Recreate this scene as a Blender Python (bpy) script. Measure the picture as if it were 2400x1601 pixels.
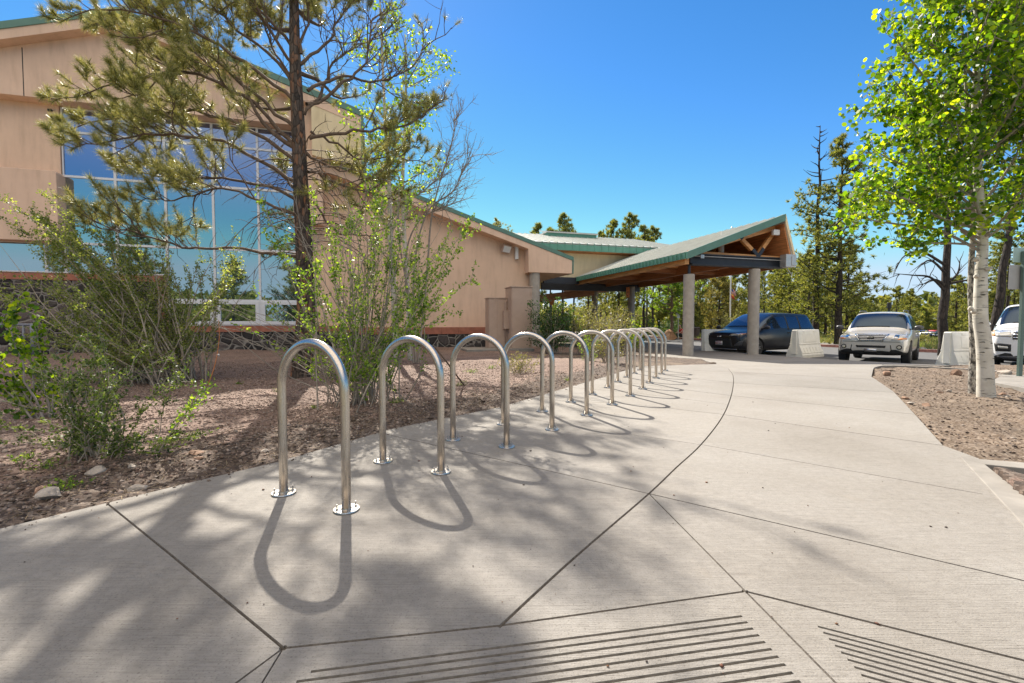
import bpy, bmesh, math, random
import numpy as np
from mathutils import Vector, Matrix
from mathutils.bvhtree import BVHTree
for o in list(bpy.data.objects): bpy.data.objects.remove(o)
scn = bpy.context.scene
COL = scn.collection
# ---------------------------------------------------------------- camera
EYE = Vector((0, 0, 1.0)); F = 1100.0; PITCH = math.atan(43.5/1100)
cam_d = bpy.data.cameras.new("camera"); cam = bpy.data.objects.new("camera", cam_d); COL.objects.link(cam)
cam_d.sensor_width = 36; cam_d.lens = 36*F/2400; cam_d.clip_start = .05; cam_d.clip_end = 2500
cam.location = EYE; cam.rotation_euler = (math.pi/2-PITCH, 0, 0); scn.camera = cam
# ---------------------------------------------------------------- sky and sun
SUN_AZ = (-.328, .948); SUN_EL = math.radians(41.4)
w = bpy.data.worlds.new("World"); scn.world = w; w.use_nodes = True
nt = w.node_tree; nt.nodes.clear()
wo = nt.nodes.new('ShaderNodeOutputWorld'); bg = nt.nodes.new('ShaderNodeBackground'); sky = nt.nodes.new('ShaderNodeTexSky')
sky.sky_type = 'NISHITA'; sky.sun_disc = False; sky.sun_elevation = SUN_EL
sky.sun_rotation = math.atan2(SUN_AZ[0], SUN_AZ[1])
sky.altitude = 2100; sky.air_density = 1.1; sky.dust_density = .2; sky.ozone_density = 2.5
hs = nt.nodes.new('ShaderNodeHueSaturation'); hs.inputs['Saturation'].default_value = 1.30
nt.links.new(sky.outputs[0], hs.inputs['Color'])
cap = nt.nodes.new('ShaderNodeMix'); cap.data_type = 'RGBA'; cap.blend_type = 'DARKEN'; cap.inputs[0].default_value = 1; cap.inputs[7].default_value = (3.3, 4.35, 5.3, 1); nt.links.new(hs.outputs[0], cap.inputs[6])
# added warm white veil, unseen overhead and behind the viewer, brightens shaded surfaces
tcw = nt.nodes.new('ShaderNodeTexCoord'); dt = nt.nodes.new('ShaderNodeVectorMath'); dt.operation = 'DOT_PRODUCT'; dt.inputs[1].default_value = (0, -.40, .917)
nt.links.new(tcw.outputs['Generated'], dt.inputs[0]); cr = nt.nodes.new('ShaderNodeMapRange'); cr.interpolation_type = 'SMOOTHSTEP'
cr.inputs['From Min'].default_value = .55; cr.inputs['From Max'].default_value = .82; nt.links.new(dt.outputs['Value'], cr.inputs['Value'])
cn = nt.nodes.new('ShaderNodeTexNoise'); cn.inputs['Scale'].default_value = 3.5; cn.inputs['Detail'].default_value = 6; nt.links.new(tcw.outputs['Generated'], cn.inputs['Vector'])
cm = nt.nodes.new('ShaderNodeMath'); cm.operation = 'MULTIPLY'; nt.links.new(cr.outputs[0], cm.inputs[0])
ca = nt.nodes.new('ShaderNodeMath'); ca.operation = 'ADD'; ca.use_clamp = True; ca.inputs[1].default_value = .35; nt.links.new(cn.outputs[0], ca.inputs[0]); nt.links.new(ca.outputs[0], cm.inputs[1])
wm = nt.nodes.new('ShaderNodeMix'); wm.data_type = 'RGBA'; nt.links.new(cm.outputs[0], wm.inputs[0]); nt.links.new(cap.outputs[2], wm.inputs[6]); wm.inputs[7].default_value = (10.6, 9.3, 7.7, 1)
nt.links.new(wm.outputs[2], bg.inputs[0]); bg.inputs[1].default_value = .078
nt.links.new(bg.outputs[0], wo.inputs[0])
sd = bpy.data.lights.new("sun", 'SUN'); so = bpy.data.objects.new("sun", sd); COL.objects.link(so)
sd.energy = 4.4; sd.angle = math.radians(.53); sd.color = (1.0, .93, .82)
sv = Vector((SUN_AZ[0]*math.cos(SUN_EL), SUN_AZ[1]*math.cos(SUN_EL), math.sin(SUN_EL))).normalized()
so.rotation_euler = sv.to_track_quat('Z', 'Y').to_euler(); so.location = (-20, 60, 50)
vs = scn.view_settings; scn.display_settings.display_device = 'sRGB'
vs.view_transform = 'Standard'; vs.look = 'None'; vs.exposure = 1.25; vs.gamma = 1; vs.use_curve_mapping = False
scn.render.engine = 'CYCLES'
scn.cycles.max_bounces = 6; scn.cycles.diffuse_bounces = 3; scn.cycles.glossy_bounces = 3
scn.cycles.transmission_bounces = 4; scn.cycles.transparent_max_bounces = 8
# ---------------------------------------------------------------- where a point of the place lies
def ray(x, y):
    a = (x-1200)/F; b = (800.5-y)/F; c, s = math.cos(PITCH), math.sin(PITCH)
    return Vector((a, c+b*s, -s+b*c))
def G(x, y, z=0.0):
    d = ray(x, y); return EYE+d*((z-EYE.z)/d.z)
def D(x, y, Y):
    d = ray(x, y); return EYE+d*(Y/d.y)
EV = Vector((.9604, .2785, 0)); NV = Vector((.2785, -.9604, 0)); UP = Vector((0, 0, 1))
class Plane:
    "vertical plane through O along EV; off is towards the walk"
    def __init__(s, O, e=EV, n=NV): s.O = Vector((O[0], O[1], 0)); s.e = e; s.n = n
    def at(s, px, py, off=0):
        d = ray(px, py); t = (s.O+s.n*off-EYE).dot(s.n)/d.dot(s.n); q = EYE+d*t
        return ((q-s.O).dot(s.e), q.z)
    def pt(s, a, z, off=0): return s.O+s.e*a+s.n*off+UP*z
FAC = Plane((0, 20.2)); TR = Plane(D(1617, 700, 16.5)); HALL = Plane(D(1353, 640, 25.6))
KERB = Vector((9.0, 17.5, 0)); BV = -NV
def KP(u, w_, z): return KERB+EV*u+BV*w_+UP*z
def ss(t): t = np.clip(t, 0, 1); return t*t*(3-2*t)
def hgt(X, Y): return -.15*ss((np.asarray(Y)-8.5)/8)*ss((np.asarray(X)+1)/6)
def far(X, Y):
    Y = np.asarray(Y, float); X = np.asarray(X, float)
    r = np.hypot(X, Y)
    return -.33-1.6*ss((r-48)/50)*1.0-2.0*ss((r-110)/250)
# ---------------------------------------------------------------- materials
def rgb(h):
    v = [int(h[i:i+2], 16)/255 for i in (0, 2, 4)]
    return tuple((c/12.92 if c <= .04045 else ((c+.055)/1.055)**2.4) for c in v)
def nodes(name):
    m = bpy.data.materials.new(name); m.use_nodes = True; t = m.node_tree; t.nodes.clear()
    out = t.nodes.new('ShaderNodeOutputMaterial'); p = t.nodes.new('ShaderNodeBsdfPrincipled')
    t.links.new(p.outputs[0], out.inputs[0]); return m, t, p, out
def N(t, kind, **kw):
    n = t.nodes.new(kind)
    for k, v in kw.items():
        if k in n.inputs.keys(): n.inputs[k].default_value = v
        else: setattr(n, k, v)
    return n
def ramp(t, src, stops):
    r = t.nodes.new('ShaderNodeValToRGB'); els = r.color_ramp.elements
    while len(els) < len(stops): els.new(.5)
    for e, (pos, c) in zip(els, stops): e.position = pos; e.color = (*c, 1) if len(c) == 3 else c
    t.links.new(src, r.inputs[0]); return r.outputs[0]
def coords(t, scale=(1, 1, 1), rot=(0, 0, 0), src='Object'):
    c = t.nodes.new('ShaderNodeTexCoord'); m = t.nodes.new('ShaderNodeMapping')
    m.inputs['Scale'].default_value = scale; m.inputs['Rotation'].default_value = rot
    t.links.new(c.outputs[src], m.inputs[0]); return m.outputs[0]
def noise(t, vec, scale, detail=4, rough=.6):
    n = N(t, 'ShaderNodeTexNoise', Scale=scale, Detail=detail, Roughness=rough)
    if vec is not None: t.links.new(vec, n.inputs['Vector'])
    return n.outputs[0]
def bump(t, p, h, strength=.3, dist=.01, prev=None):
    b = N(t, 'ShaderNodeBump', Strength=strength, Distance=dist); t.links.new(h, b.inputs['Height'])
    if prev is not None: t.links.new(prev, b.inputs['Normal'])
    t.links.new(b.outputs[0], p.inputs['Normal']); return b.outputs[0]
def mul(c, f): return tuple(x*f for x in c)
def simple(name, col, rough=.6, metal=0, var=.12, scale=6, bmp=0, bscale=80, bdist=.004, coat=0):
    m, t, p, o = nodes(name); v = coords(t)
    c = ramp(t, noise(t, v, scale, 5), [(.3, mul(col, 1-var)), (.7, mul(col, 1+var))])
    t.links.new(c, p.inputs['Base Color']); p.inputs['Roughness'].default_value = rough; p.inputs['Metallic'].default_value = metal
    if coat: p.inputs['Coat Weight'].default_value = coat; p.inputs['Coat Roughness'].default_value = .04
    if bmp: bump(t, p, noise(t, v, bscale, 3), bmp, bdist)
    return m
M = {}
def concrete():
    m, t, p, o = nodes('broomed concrete')
    v = coords(t); vb = coords(t, (4, 170, 1), (0, 0, math.radians(33)))
    big = noise(t, v, .9, 5, .62); fine = noise(t, v, 26, 6, .7); br = noise(t, vb, 1, 5, .65); sp = noise(t, v, 140, 3, .6)
    c1 = ramp(t, big, [(.28, (.20, .181, .157)), (.45, (.232, .213, .189)), (.6, (.25, .232, .209)), (.75, (.272, .255, .232))])
    c2 = ramp(t, br, [(.3, (.74, .73, .72)), (.46, (.97, .97, .97)), (.75, (1.12, 1.12, 1.12))])
    c3 = ramp(t, fine, [(.3, (.86, .85, .84)), (.62, (1.06, 1.06, 1.06))])
    c4 = ramp(t, sp, [(.33, (.62, .60, .57)), (.41, (1, 1, 1)), (.7, (1.05, 1.05, 1.05))])
    a = None; cur = c1
    for cc in (c2, c3, c4):
        mx = N(t, 'ShaderNodeMix', data_type='RGBA', blend_type='MULTIPLY'); mx.inputs[0].default_value = 1
        t.links.new(cur, mx.inputs[6]); t.links.new(cc, mx.inputs[7]); cur = mx.outputs[2]
    ta = N(t, 'ShaderNodeAttribute', attribute_name='tone'); mt = N(t, 'ShaderNodeMix', data_type='RGBA', blend_type='MULTIPLY'); mt.inputs[0].default_value = 1
    ad = N(t, 'ShaderNodeMath', operation='ADD'); ad.inputs[1].default_value = 1; t.links.new(ta.outputs['Fac'], ad.inputs[0]); t.links.new(cur, mt.inputs[6]); t.links.new(ad.outputs[0], mt.inputs[7]); cur = mt.outputs[2]
    # rusty blots here and there
    st = ramp(t, noise(t, v, 1.7, 4, .5), [(.66, (0, 0, 0)), (.78, (1, 1, 1))])
    mx = N(t, 'ShaderNodeMix', data_type='RGBA'); mx.inputs[7].default_value = (.26, .21, .16, 1)
    g = N(t, 'ShaderNodeMath', operation='MULTIPLY'); g.inputs[1].default_value = .35; t.links.new(st, g.inputs[0]); t.links.new(g.outputs[0], mx.inputs[0])
    t.links.new(cur, mx.inputs[6]); t.links.new(mx.outputs[2], p.inputs['Base Color']); p.inputs['Roughness'].default_value = .85
    b1 = bump(t, p, br, .8, .005); bump(t, p, sp, .6, .004, b1)
    return m
M['concrete'] = concrete()
M['joint'] = simple('joint grime', (.16, .14, .118), .95, var=.4, scale=60, bmp=.6, bscale=150)
M['groove'] = simple('darker groove concrete', (.15, .137, .12), .95, var=.3, scale=40)
def speckled(name, cols, s1, s2, b=.6, bd=.02):
    m, t, p, o = nodes(name); v = coords(t)
    vo = N(t, 'ShaderNodeTexVoronoi', Scale=s1); t.links.new(v, vo.inputs['Vector'])
    sep = N(t, 'ShaderNodeSeparateColor'); t.links.new(vo.outputs['Color'], sep.inputs[0])
    k = len(cols); c = ramp(t, sep.outputs[0], [((i+.5)/k, cols[i]) for i in range(k)])
    big = ramp(t, noise(t, v, s2, 4), [(.3, (.75, .74, .73)), (.7, (1.12, 1.1, 1.1))])
    mx = N(t, 'ShaderNodeMix', data_type='RGBA', blend_type='MULTIPLY'); mx.inputs[0].default_value = 1
    t.links.new(c, mx.inputs[6]); t.links.new(big, mx.inputs[7]); t.links.new(mx.outputs[2], p.inputs['Base Color'])
    p.inputs['Roughness'].default_value = .95
    b1 = bump(t, p, vo.outputs['Distance'], -b, bd); bump(t, p, noise(t, v, s1*.6, 5), b*.6, bd, b1)
    return m
M['gravel'] = speckled('red cinder gravel', [(.17, .085, .065), (.30, .165, .13), (.36, .215, .175), (.42, .28, .235), (.24, .13, .10)], 75, 1.2)
M['mulch'] = speckled('dark soil with bark', [(.06, .038, .026), (.10, .062, .042), (.14, .09, .062), (.20, .145, .11), (.08, .05, .036)], 60, 2.0, .8, .03)
M['soil'] = speckled('brown dry soil', [(.095, .066, .043), (.135, .096, .064), (.175, .13, .09), (.24, .19, .145), (.11, .076, .052)], 55, 1.3, .8, .03)
M['field'] = speckled('dry grass ground', [(.14, .12, .06), (.20, .17, .09), (.24, .20, .12), (.12, .12, .05)], 3, .15, .3, .05)
M['asphalt'] = simple('asphalt', (.10, .098, .098), .9, var=.18, scale=3, bmp=.5, bscale=120)
M['kerb'] = simple('kerb concrete', (.235, .215, .19), .85, var=.2, scale=4, bmp=.3, bscale=60)
M['redkerb'] = simple('faded red kerb paint', (.30, .13, .10), .8, var=.35, scale=7)
def stucco(name, col):
    m, t, p, o = nodes(name); v = coords(t)
    vs_ = coords(t, (2.2, 2.2, .35))
    c = ramp(t, noise(t, v, .55, 6, .65), [(.3, mul(col, .9)), (.7, mul(col, 1.08))])
    st = ramp(t, noise(t, vs_, 2.2, 5, .6), [(.32, (.84, .825, .80)), (.5, (.97, .965, .96)), (.6, (1, 1, 1))])
    mx = N(t, 'ShaderNodeMix', data_type='RGBA', blend_type='MULTIPLY'); mx.inputs[0].default_value = .8
    t.links.new(c, mx.inputs[6]); t.links.new(st, mx.inputs[7]); t.links.new(mx.outputs[2], p.inputs['Base Color'])
    p.inputs['Roughness'].default_value = .9; bump(t, p, noise(t, v, 55, 5, .7), .35, .006); return m
M['stucco'] = stucco('tan stucco', (.78, .54, .385))
M['stucco2'] = stucco('tan stucco trim', (.76, .53, .39))
M['hallstucco'] = stucco('yellow tan stucco', (.78, .63, .40))
M['green'] = simple('green painted metal', (.10, .26, .19), .45, var=.12, scale=3)
M['greend'] = simple('green metal edge trim', (.10, .205, .16), .5, var=.1, scale=3)
M['roofmetal'] = simple('silver green roof metal', (.52, .52, .46), .4, metal=.2, var=.08, scale=2)
M['alu'] = simple('white aluminium frame', (.72, .72, .74), .4, var=.03)
M['sand'] = simple('red sandstone', (.36, .135, .085), .85, var=.22, scale=5, bmp=.3, bscale=40)
M['steelpaint'] = simple('dark steel paint', (.022, .024, .032), .5, var=.2, scale=3)
def stone():
    m, t, p, o = nodes('dark volcanic stone wall'); v0 = coords(t)
    dn = N(t, 'ShaderNodeTexNoise', Scale=2.2, Detail=2); t.links.new(v0, dn.inputs['Vector'])
    add = N(t, 'ShaderNodeMix', data_type='RGBA', blend_type='LINEAR_LIGHT'); add.inputs[0].default_value = .10
    t.links.new(v0, add.inputs[6]); t.links.new(dn.outputs['Color'], add.inputs[7])
    ve = N(t, 'ShaderNodeTexVoronoi', feature='DISTANCE_TO_EDGE', Scale=2.9); vc = N(t, 'ShaderNodeTexVoronoi', Scale=2.9)
    t.links.new(add.outputs[2], ve.inputs['Vector']); t.links.new(add.outputs[2], vc.inputs['Vector'])
    sep = N(t, 'ShaderNodeSeparateColor'); t.links.new(vc.outputs['Color'], sep.inputs[0])
    c = ramp(t, sep.outputs[0], [(0, (.022, .018, .017)), (.35, (.04, .034, .032)), (.6, (.06, .05, .046)), (.85, (.12, .095, .085)), (.95, (.19, .15, .13))])
    nz = ramp(t, noise(t, v0, 22, 5), [(.3, (.6, .6, .6)), (.7, (1.35, 1.35, 1.35))])
    mx = N(t, 'ShaderNodeMix', data_type='RGBA', blend_type='MULTIPLY'); mx.inputs[0].default_value = 1
    t.links.new(c, mx.inputs[6]); t.links.new(nz, mx.inputs[7])
    msk = ramp(t, ve.outputs['Distance'], [(.025, (1, 1, 1)), (.055, (0, 0, 0))])
    m2 = N(t, 'ShaderNodeMix', data_type='RGBA'); t.links.new(msk, m2.inputs[0]); t.links.new(mx.outputs[2], m2.inputs[6]); m2.inputs[7].default_value = (.26, .235, .205, 1)
    t.links.new(m2.outputs[2], p.inputs['Base Color']); p.inputs['Roughness'].default_value = .9
    hh = ramp(t, ve.outputs['Distance'], [(.02, (0, 0, 0)), (.16, (1, 1, 1))])
    b1 = bump(t, p, hh, .8, .05); bump(t, p, noise(t, v0, 35, 5), .5, .02, b1); return m
M['stone'] = stone()
def glass(name, tint, refl, dark, rough=.015):
    m, t, p, o = nodes(name)
    g = N(t, 'ShaderNodeBsdfGlossy', Roughness=rough, Color=(*tint, 1)); p.inputs['Base Color'].default_value = (*dark, 1)
    p.inputs['Roughness'].default_value = .2; p.inputs['Specular IOR Level'].default_value = .08
    lw = N(t, 'ShaderNodeLayerWeight', Blend=.35); r = ramp(t, lw.outputs['Fresnel'], [(0, (refl,)*3), (1, (1, 1, 1))])
    mx = N(t, 'ShaderNodeMixShader'); t.links.new(r, mx.inputs[0]); t.links.new(p.outputs[0], mx.inputs[1]); t.links.new(g.outputs[0], mx.inputs[2])
    t.links.new(mx.outputs[0], o.inputs[0])
    v = coords(t, (.6, .6, .6)); b = N(t, 'ShaderNodeBump', Strength=.02, Distance=.05); t.links.new(noise(t, v, 1.3, 1), b.inputs['Height']); t.links.new(b.outputs[0], g.inputs['Normal'])
    return m
M['glass'] = glass('coated window glass', (.56, .66, .68), .60, (.012, .03, .05))
M['glassup'] = glass('clear upper window glass', (.60, .74, .95), .34, (.01, .03, .10))
M['carglass'] = glass('car glass', (.45, .62, .85), .05, (.006, .010, .016))
def wood(name, col, rot=0):
    m, t, p, o = nodes(name); v = coords(t, (1, 1, 14), (0, 0, 0)); v2 = coords(t)
    c = ramp(t, noise(t, v, 1.6, 6, .7), [(.28, mul(col, .45)), (.5, col), (.75, mul(col, 1.45))])
    t.links.new(c, p.inputs['Base Color']); p.inputs['Roughness'].default_value = .6
    bump(t, p, noise(t, v, 4, 4), .3, .005); return m
M['wood'] = wood('glulam timber', (.66, .32, .11)); M['deck'] = wood('timber roof deck', (.50, .20, .07))
M['wooddark'] = wood('weathered timber', (.34, .14, .055))
def bark(name, cols, sc=(9, 9, 2.2), bd=.03):
    m, t, p, o = nodes(name); v = coords(t, sc)
    vo = N(t, 'ShaderNodeTexVoronoi', feature='DISTANCE_TO_EDGE', Scale=1.6); vc = N(t, 'ShaderNodeTexVoronoi', Scale=1.6)
    t.links.new(v, vo.inputs['Vector']); t.links.new(v, vc.inputs['Vector'])
    sep = N(t, 'ShaderNodeSeparateColor'); t.links.new(vc.outputs['Color'], sep.inputs[0])
    nz = noise(t, v, 2.5, 6, .7)
    mixf = N(t, 'ShaderNodeMath', operation='ADD'); t.links.new(sep.outputs[0], mixf.inputs[0]); t.links.new(nz, mixf.inputs[1])
    hf = N(t, 'ShaderNodeMath', operation='MULTIPLY'); hf.inputs[1].default_value = .5; t.links.new(mixf.outputs[0], hf.inputs[0])
    c = ramp(t, hf.outputs[0], [(.2+.6*i/(len(cols)-1), cc) for i, cc in enumerate(cols)])
    e = ramp(t, vo.outputs['Distance'], [(0, (.35, .33, .32)), (.14, (1, 1, 1))])
    mx = N(t, 'ShaderNodeMix', data_type='RGBA', blend_type='MULTIPLY'); mx.inputs[0].default_value = 1
    t.links.new(c, mx.inputs[6]); t.links.new(e, mx.inputs[7]); t.links.new(mx.outputs[2], p.inputs['Base Color'])
    p.inputs['Roughness'].default_value = .95
    b1 = bump(t, p, vo.outputs['Distance'], .9, bd); bump(t, p, nz, .7, bd, b1); return m
M['pinebark'] = bark('pine bark', [(.035, .028, .024), (.08, .06, .048), (.13, .10, .08), (.30, .13, .06)], (12, 12, 4.2))
M['darkbark'] = bark('dark bark', [(.02, .016, .014), (.045, .035, .028), (.075, .055, .042)])
M['branch'] = simple('pine twig bark', (.13, .088, .06), .9, var=.4, scale=20, bmp=.4, bscale=120)
M['twig'] = simple('shrub twig bark', (.34, .285, .225), .9, var=.35, scale=12)
M['greytwig'] = simple('grey bare twig', (.27, .235, .20), .9, var=.3, scale=12)
def aspenbark():
    m, t, p, o = nodes('white aspen bark'); v = coords(t, (1, 1, 1)); vh = coords(t, (5, 5, 34))
    base = ramp(t, noise(t, v, 5, 5), [(.3, (.44, .40, .33)), (.7, (.66, .62, .54))])
    sc = ramp(t, noise(t, vh, 1.5, 4, .55), [(.60, (1, 1, 1)), (.66, (.06, .05, .045))])
    mx = N(t, 'ShaderNodeMix', data_type='RGBA', blend_type='MULTIPLY'); mx.inputs[0].default_value = .92
    t.links.new(base, mx.inputs[6]); t.links.new(sc, mx.inputs[7]); t.links.new(mx.outputs[2], p.inputs['Base Color'])
    p.inputs['Roughness'].default_value = .75; bump(t, p, sc, -.4, .006); return m
M['aspen'] = aspenbark()
def darkaspen():
    m, t, p, o = nodes('rough scarred aspen bark'); v = coords(t, (1, 1, .5))
    sc = ramp(t, noise(t, v, 34, 5, .7), [(.42, (.045, .04, .035)), (.52, (.30, .27, .23)), (.62, (.52, .48, .41))])
    t.links.new(sc, p.inputs['Base Color']); p.inputs['Roughness'].default_value = .85; bump(t, p, noise(t, v, 34, 5, .7), .8, .02); return m
M['aspenrough'] = darkaspen()
def leafmat(name, cols, trans, rough=.45, tmix=.5, src='Object', sc=.9):
    m, t, p, o = nodes(name)
    gi = N(t, 'ShaderNodeNewGeometry'); c = ramp(t, gi.outputs['Random Per Island'], [((i+.5)/len(cols), cc) for i, cc in enumerate(cols)])
    t.links.new(c, p.inputs['Base Color']); p.inputs['Roughness'].default_value = rough
    tr = N(t, 'ShaderNodeBsdfTranslucent'); mc = N(t, 'ShaderNodeMix', data_type='RGBA', blend_type='MULTIPLY'); mc.inputs[0].default_value = 1
    mc.inputs[7].default_value = (*trans, 1); t.links.new(c, mc.inputs[6]); t.links.new(mc.outputs[2], tr.inputs[0])
    mx = N(t, 'ShaderNodeMixShader'); mx.inputs[0].default_value = tmix
    t.links.new(p.outputs[0], mx.inputs[1]); t.links.new(tr.outputs[0], mx.inputs[2]); t.links.new(mx.outputs[0], o.inputs[0]); return m
M['aspenleaf'] = leafmat('aspen leaf', [(.025, .07, .006), (.05, .12, .008), (.09, .18, .010), (.15, .26, .014), (.25, .34, .02)], (3.0, 2.5, .7), tmix=.56)
M['needle'] = leafmat('pine needles', [(.09, .115, .028), (.19, .215, .055), (.33, .335, .11), (.50, .47, .22)], (1.7, 1.5, .9), .36, .32)
M['shrubleaf'] = leafmat('olive shrub leaf', [(.07, .11, .025), (.17, .22, .055), (.34, .38, .14), (.15, .20, .05)], (2.3, 2.1, .9), tmix=.52)
M['roseleaf'] = leafmat('green shrub leaf', [(.06, .13, .015), (.11, .20, .022), (.18, .29, .04), (.26, .36, .06)], (2.3, 2.1, .8), tmix=.48)
M['modestleaf'] = leafmat('duller green shrub leaf', [(.04, .075, .014), (.08, .13, .025), (.13, .19, .04), (.20, .25, .07)], (1.8, 1.7, .8), tmix=.4)
M['darkleaf'] = leafmat('dark green leaf', [(.02, .06, .012), (.035, .095, .016), (.06, .14, .025)], (1.7, 1.6, .8), tmix=.35)
M['yellowleaf'] = leafmat('yellow green shrub leaf', [(.14, .16, .045), (.20, .21, .07), (.27, .26, .10)], (1.8, 1.6, .9), tmix=.42)
M['bgneedle'] = leafmat('far pine foliage', [(.06, .085, .022), (.12, .15, .035), (.19, .215, .055), (.27, .27, .08)], (2.0, 1.8, .8), .6, .42)
M['bggold'] = leafmat('golden pine foliage', [(.12, .125, .035), (.20, .19, .055), (.29, .26, .08)], (1.6, 1.4, .8), .6, .4)
M['grass'] = leafmat('weed blade', [(.08, .13, .03), (.14, .20, .05), (.25, .22, .10)], (1.8, 1.6, .9), tmix=.4)
def steel():
    m, t, p, o = nodes('brushed stainless steel'); v = coords(t, (60, 60, 3))
    c = ramp(t, noise(t, v, 3, 4), [(.3, (.50, .455, .41)), (.7, (.66, .615, .56))])
    t.links.new(c, p.inputs['Base Color']); p.inputs['Metallic'].default_value = 1; p.inputs['Roughness'].default_value = .27
    r = ramp(t, noise(t, v, 5, 3), [(.3, (.22,)*3), (.7, (.36,)*3)]); t.links.new(r, p.inputs['Roughness'])
    bump(t, p, noise(t, v, 8, 3), .12, .001); return m
M['steel'] = steel()
M['bolt'] = simple('zinc bolt', (.45, .44, .43), .4, metal=1, var=.1)
M['colconc'] = simple('cast column concrete', (.38, .335, .285), .85, var=.16, scale=5, bmp=.35, bscale=30)
M['boxpaint'] = simple('tan painted steel cabinet', (.46, .33, .255), .55, var=.07, scale=3)
M['white'] = simple('white plastic', (.70, .69, .66), .5, var=.05)
M['barrier'] = simple('dusty white barrier plastic', (.74, .72, .65), .55, var=.09, scale=3)
M['grey'] = simple('grey enamel', (.33, .33, .33), .5, var=.08)
M['conduit'] = simple('galvanised conduit', (.5, .49, .47), .4, metal=.6, var=.08)
M['pipe'] = simple('grey blue painted pipe', (.17, .18, .22), .5, var=.1)
M['orange'] = simple('orange sign paint', (.62, .17, .015), .5, var=.08)
M['black'] = simple('black', (.012, .012, .012), .6, var=.1)
M['rubber'] = simple('tyre rubber', (.025, .025, .026), .85, var=.2, scale=20)
M['chrome'] = simple('bright metal', (.72, .72, .72), .15, metal=1, var=.03)
M['alloy'] = simple('alloy wheel', (.55, .55, .56), .3, metal=.9, var=.05)
M['rock'] = simple('pale limestone rock', (.36, .31, .26), .9, var=.3, scale=7, bmp=.8, bscale=18, bdist=.03)
M['rockb'] = simple('brown sandstone rock', (.24, .145, .095), .9, var=.3, scale=7, bmp=.8, bscale=14, bdist=.03)
M['boulder'] = simple('orange sandstone boulder', (.38, .21, .11), .9, var=.3, scale=3, bmp=.8, bscale=5, bdist=.1)
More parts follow.
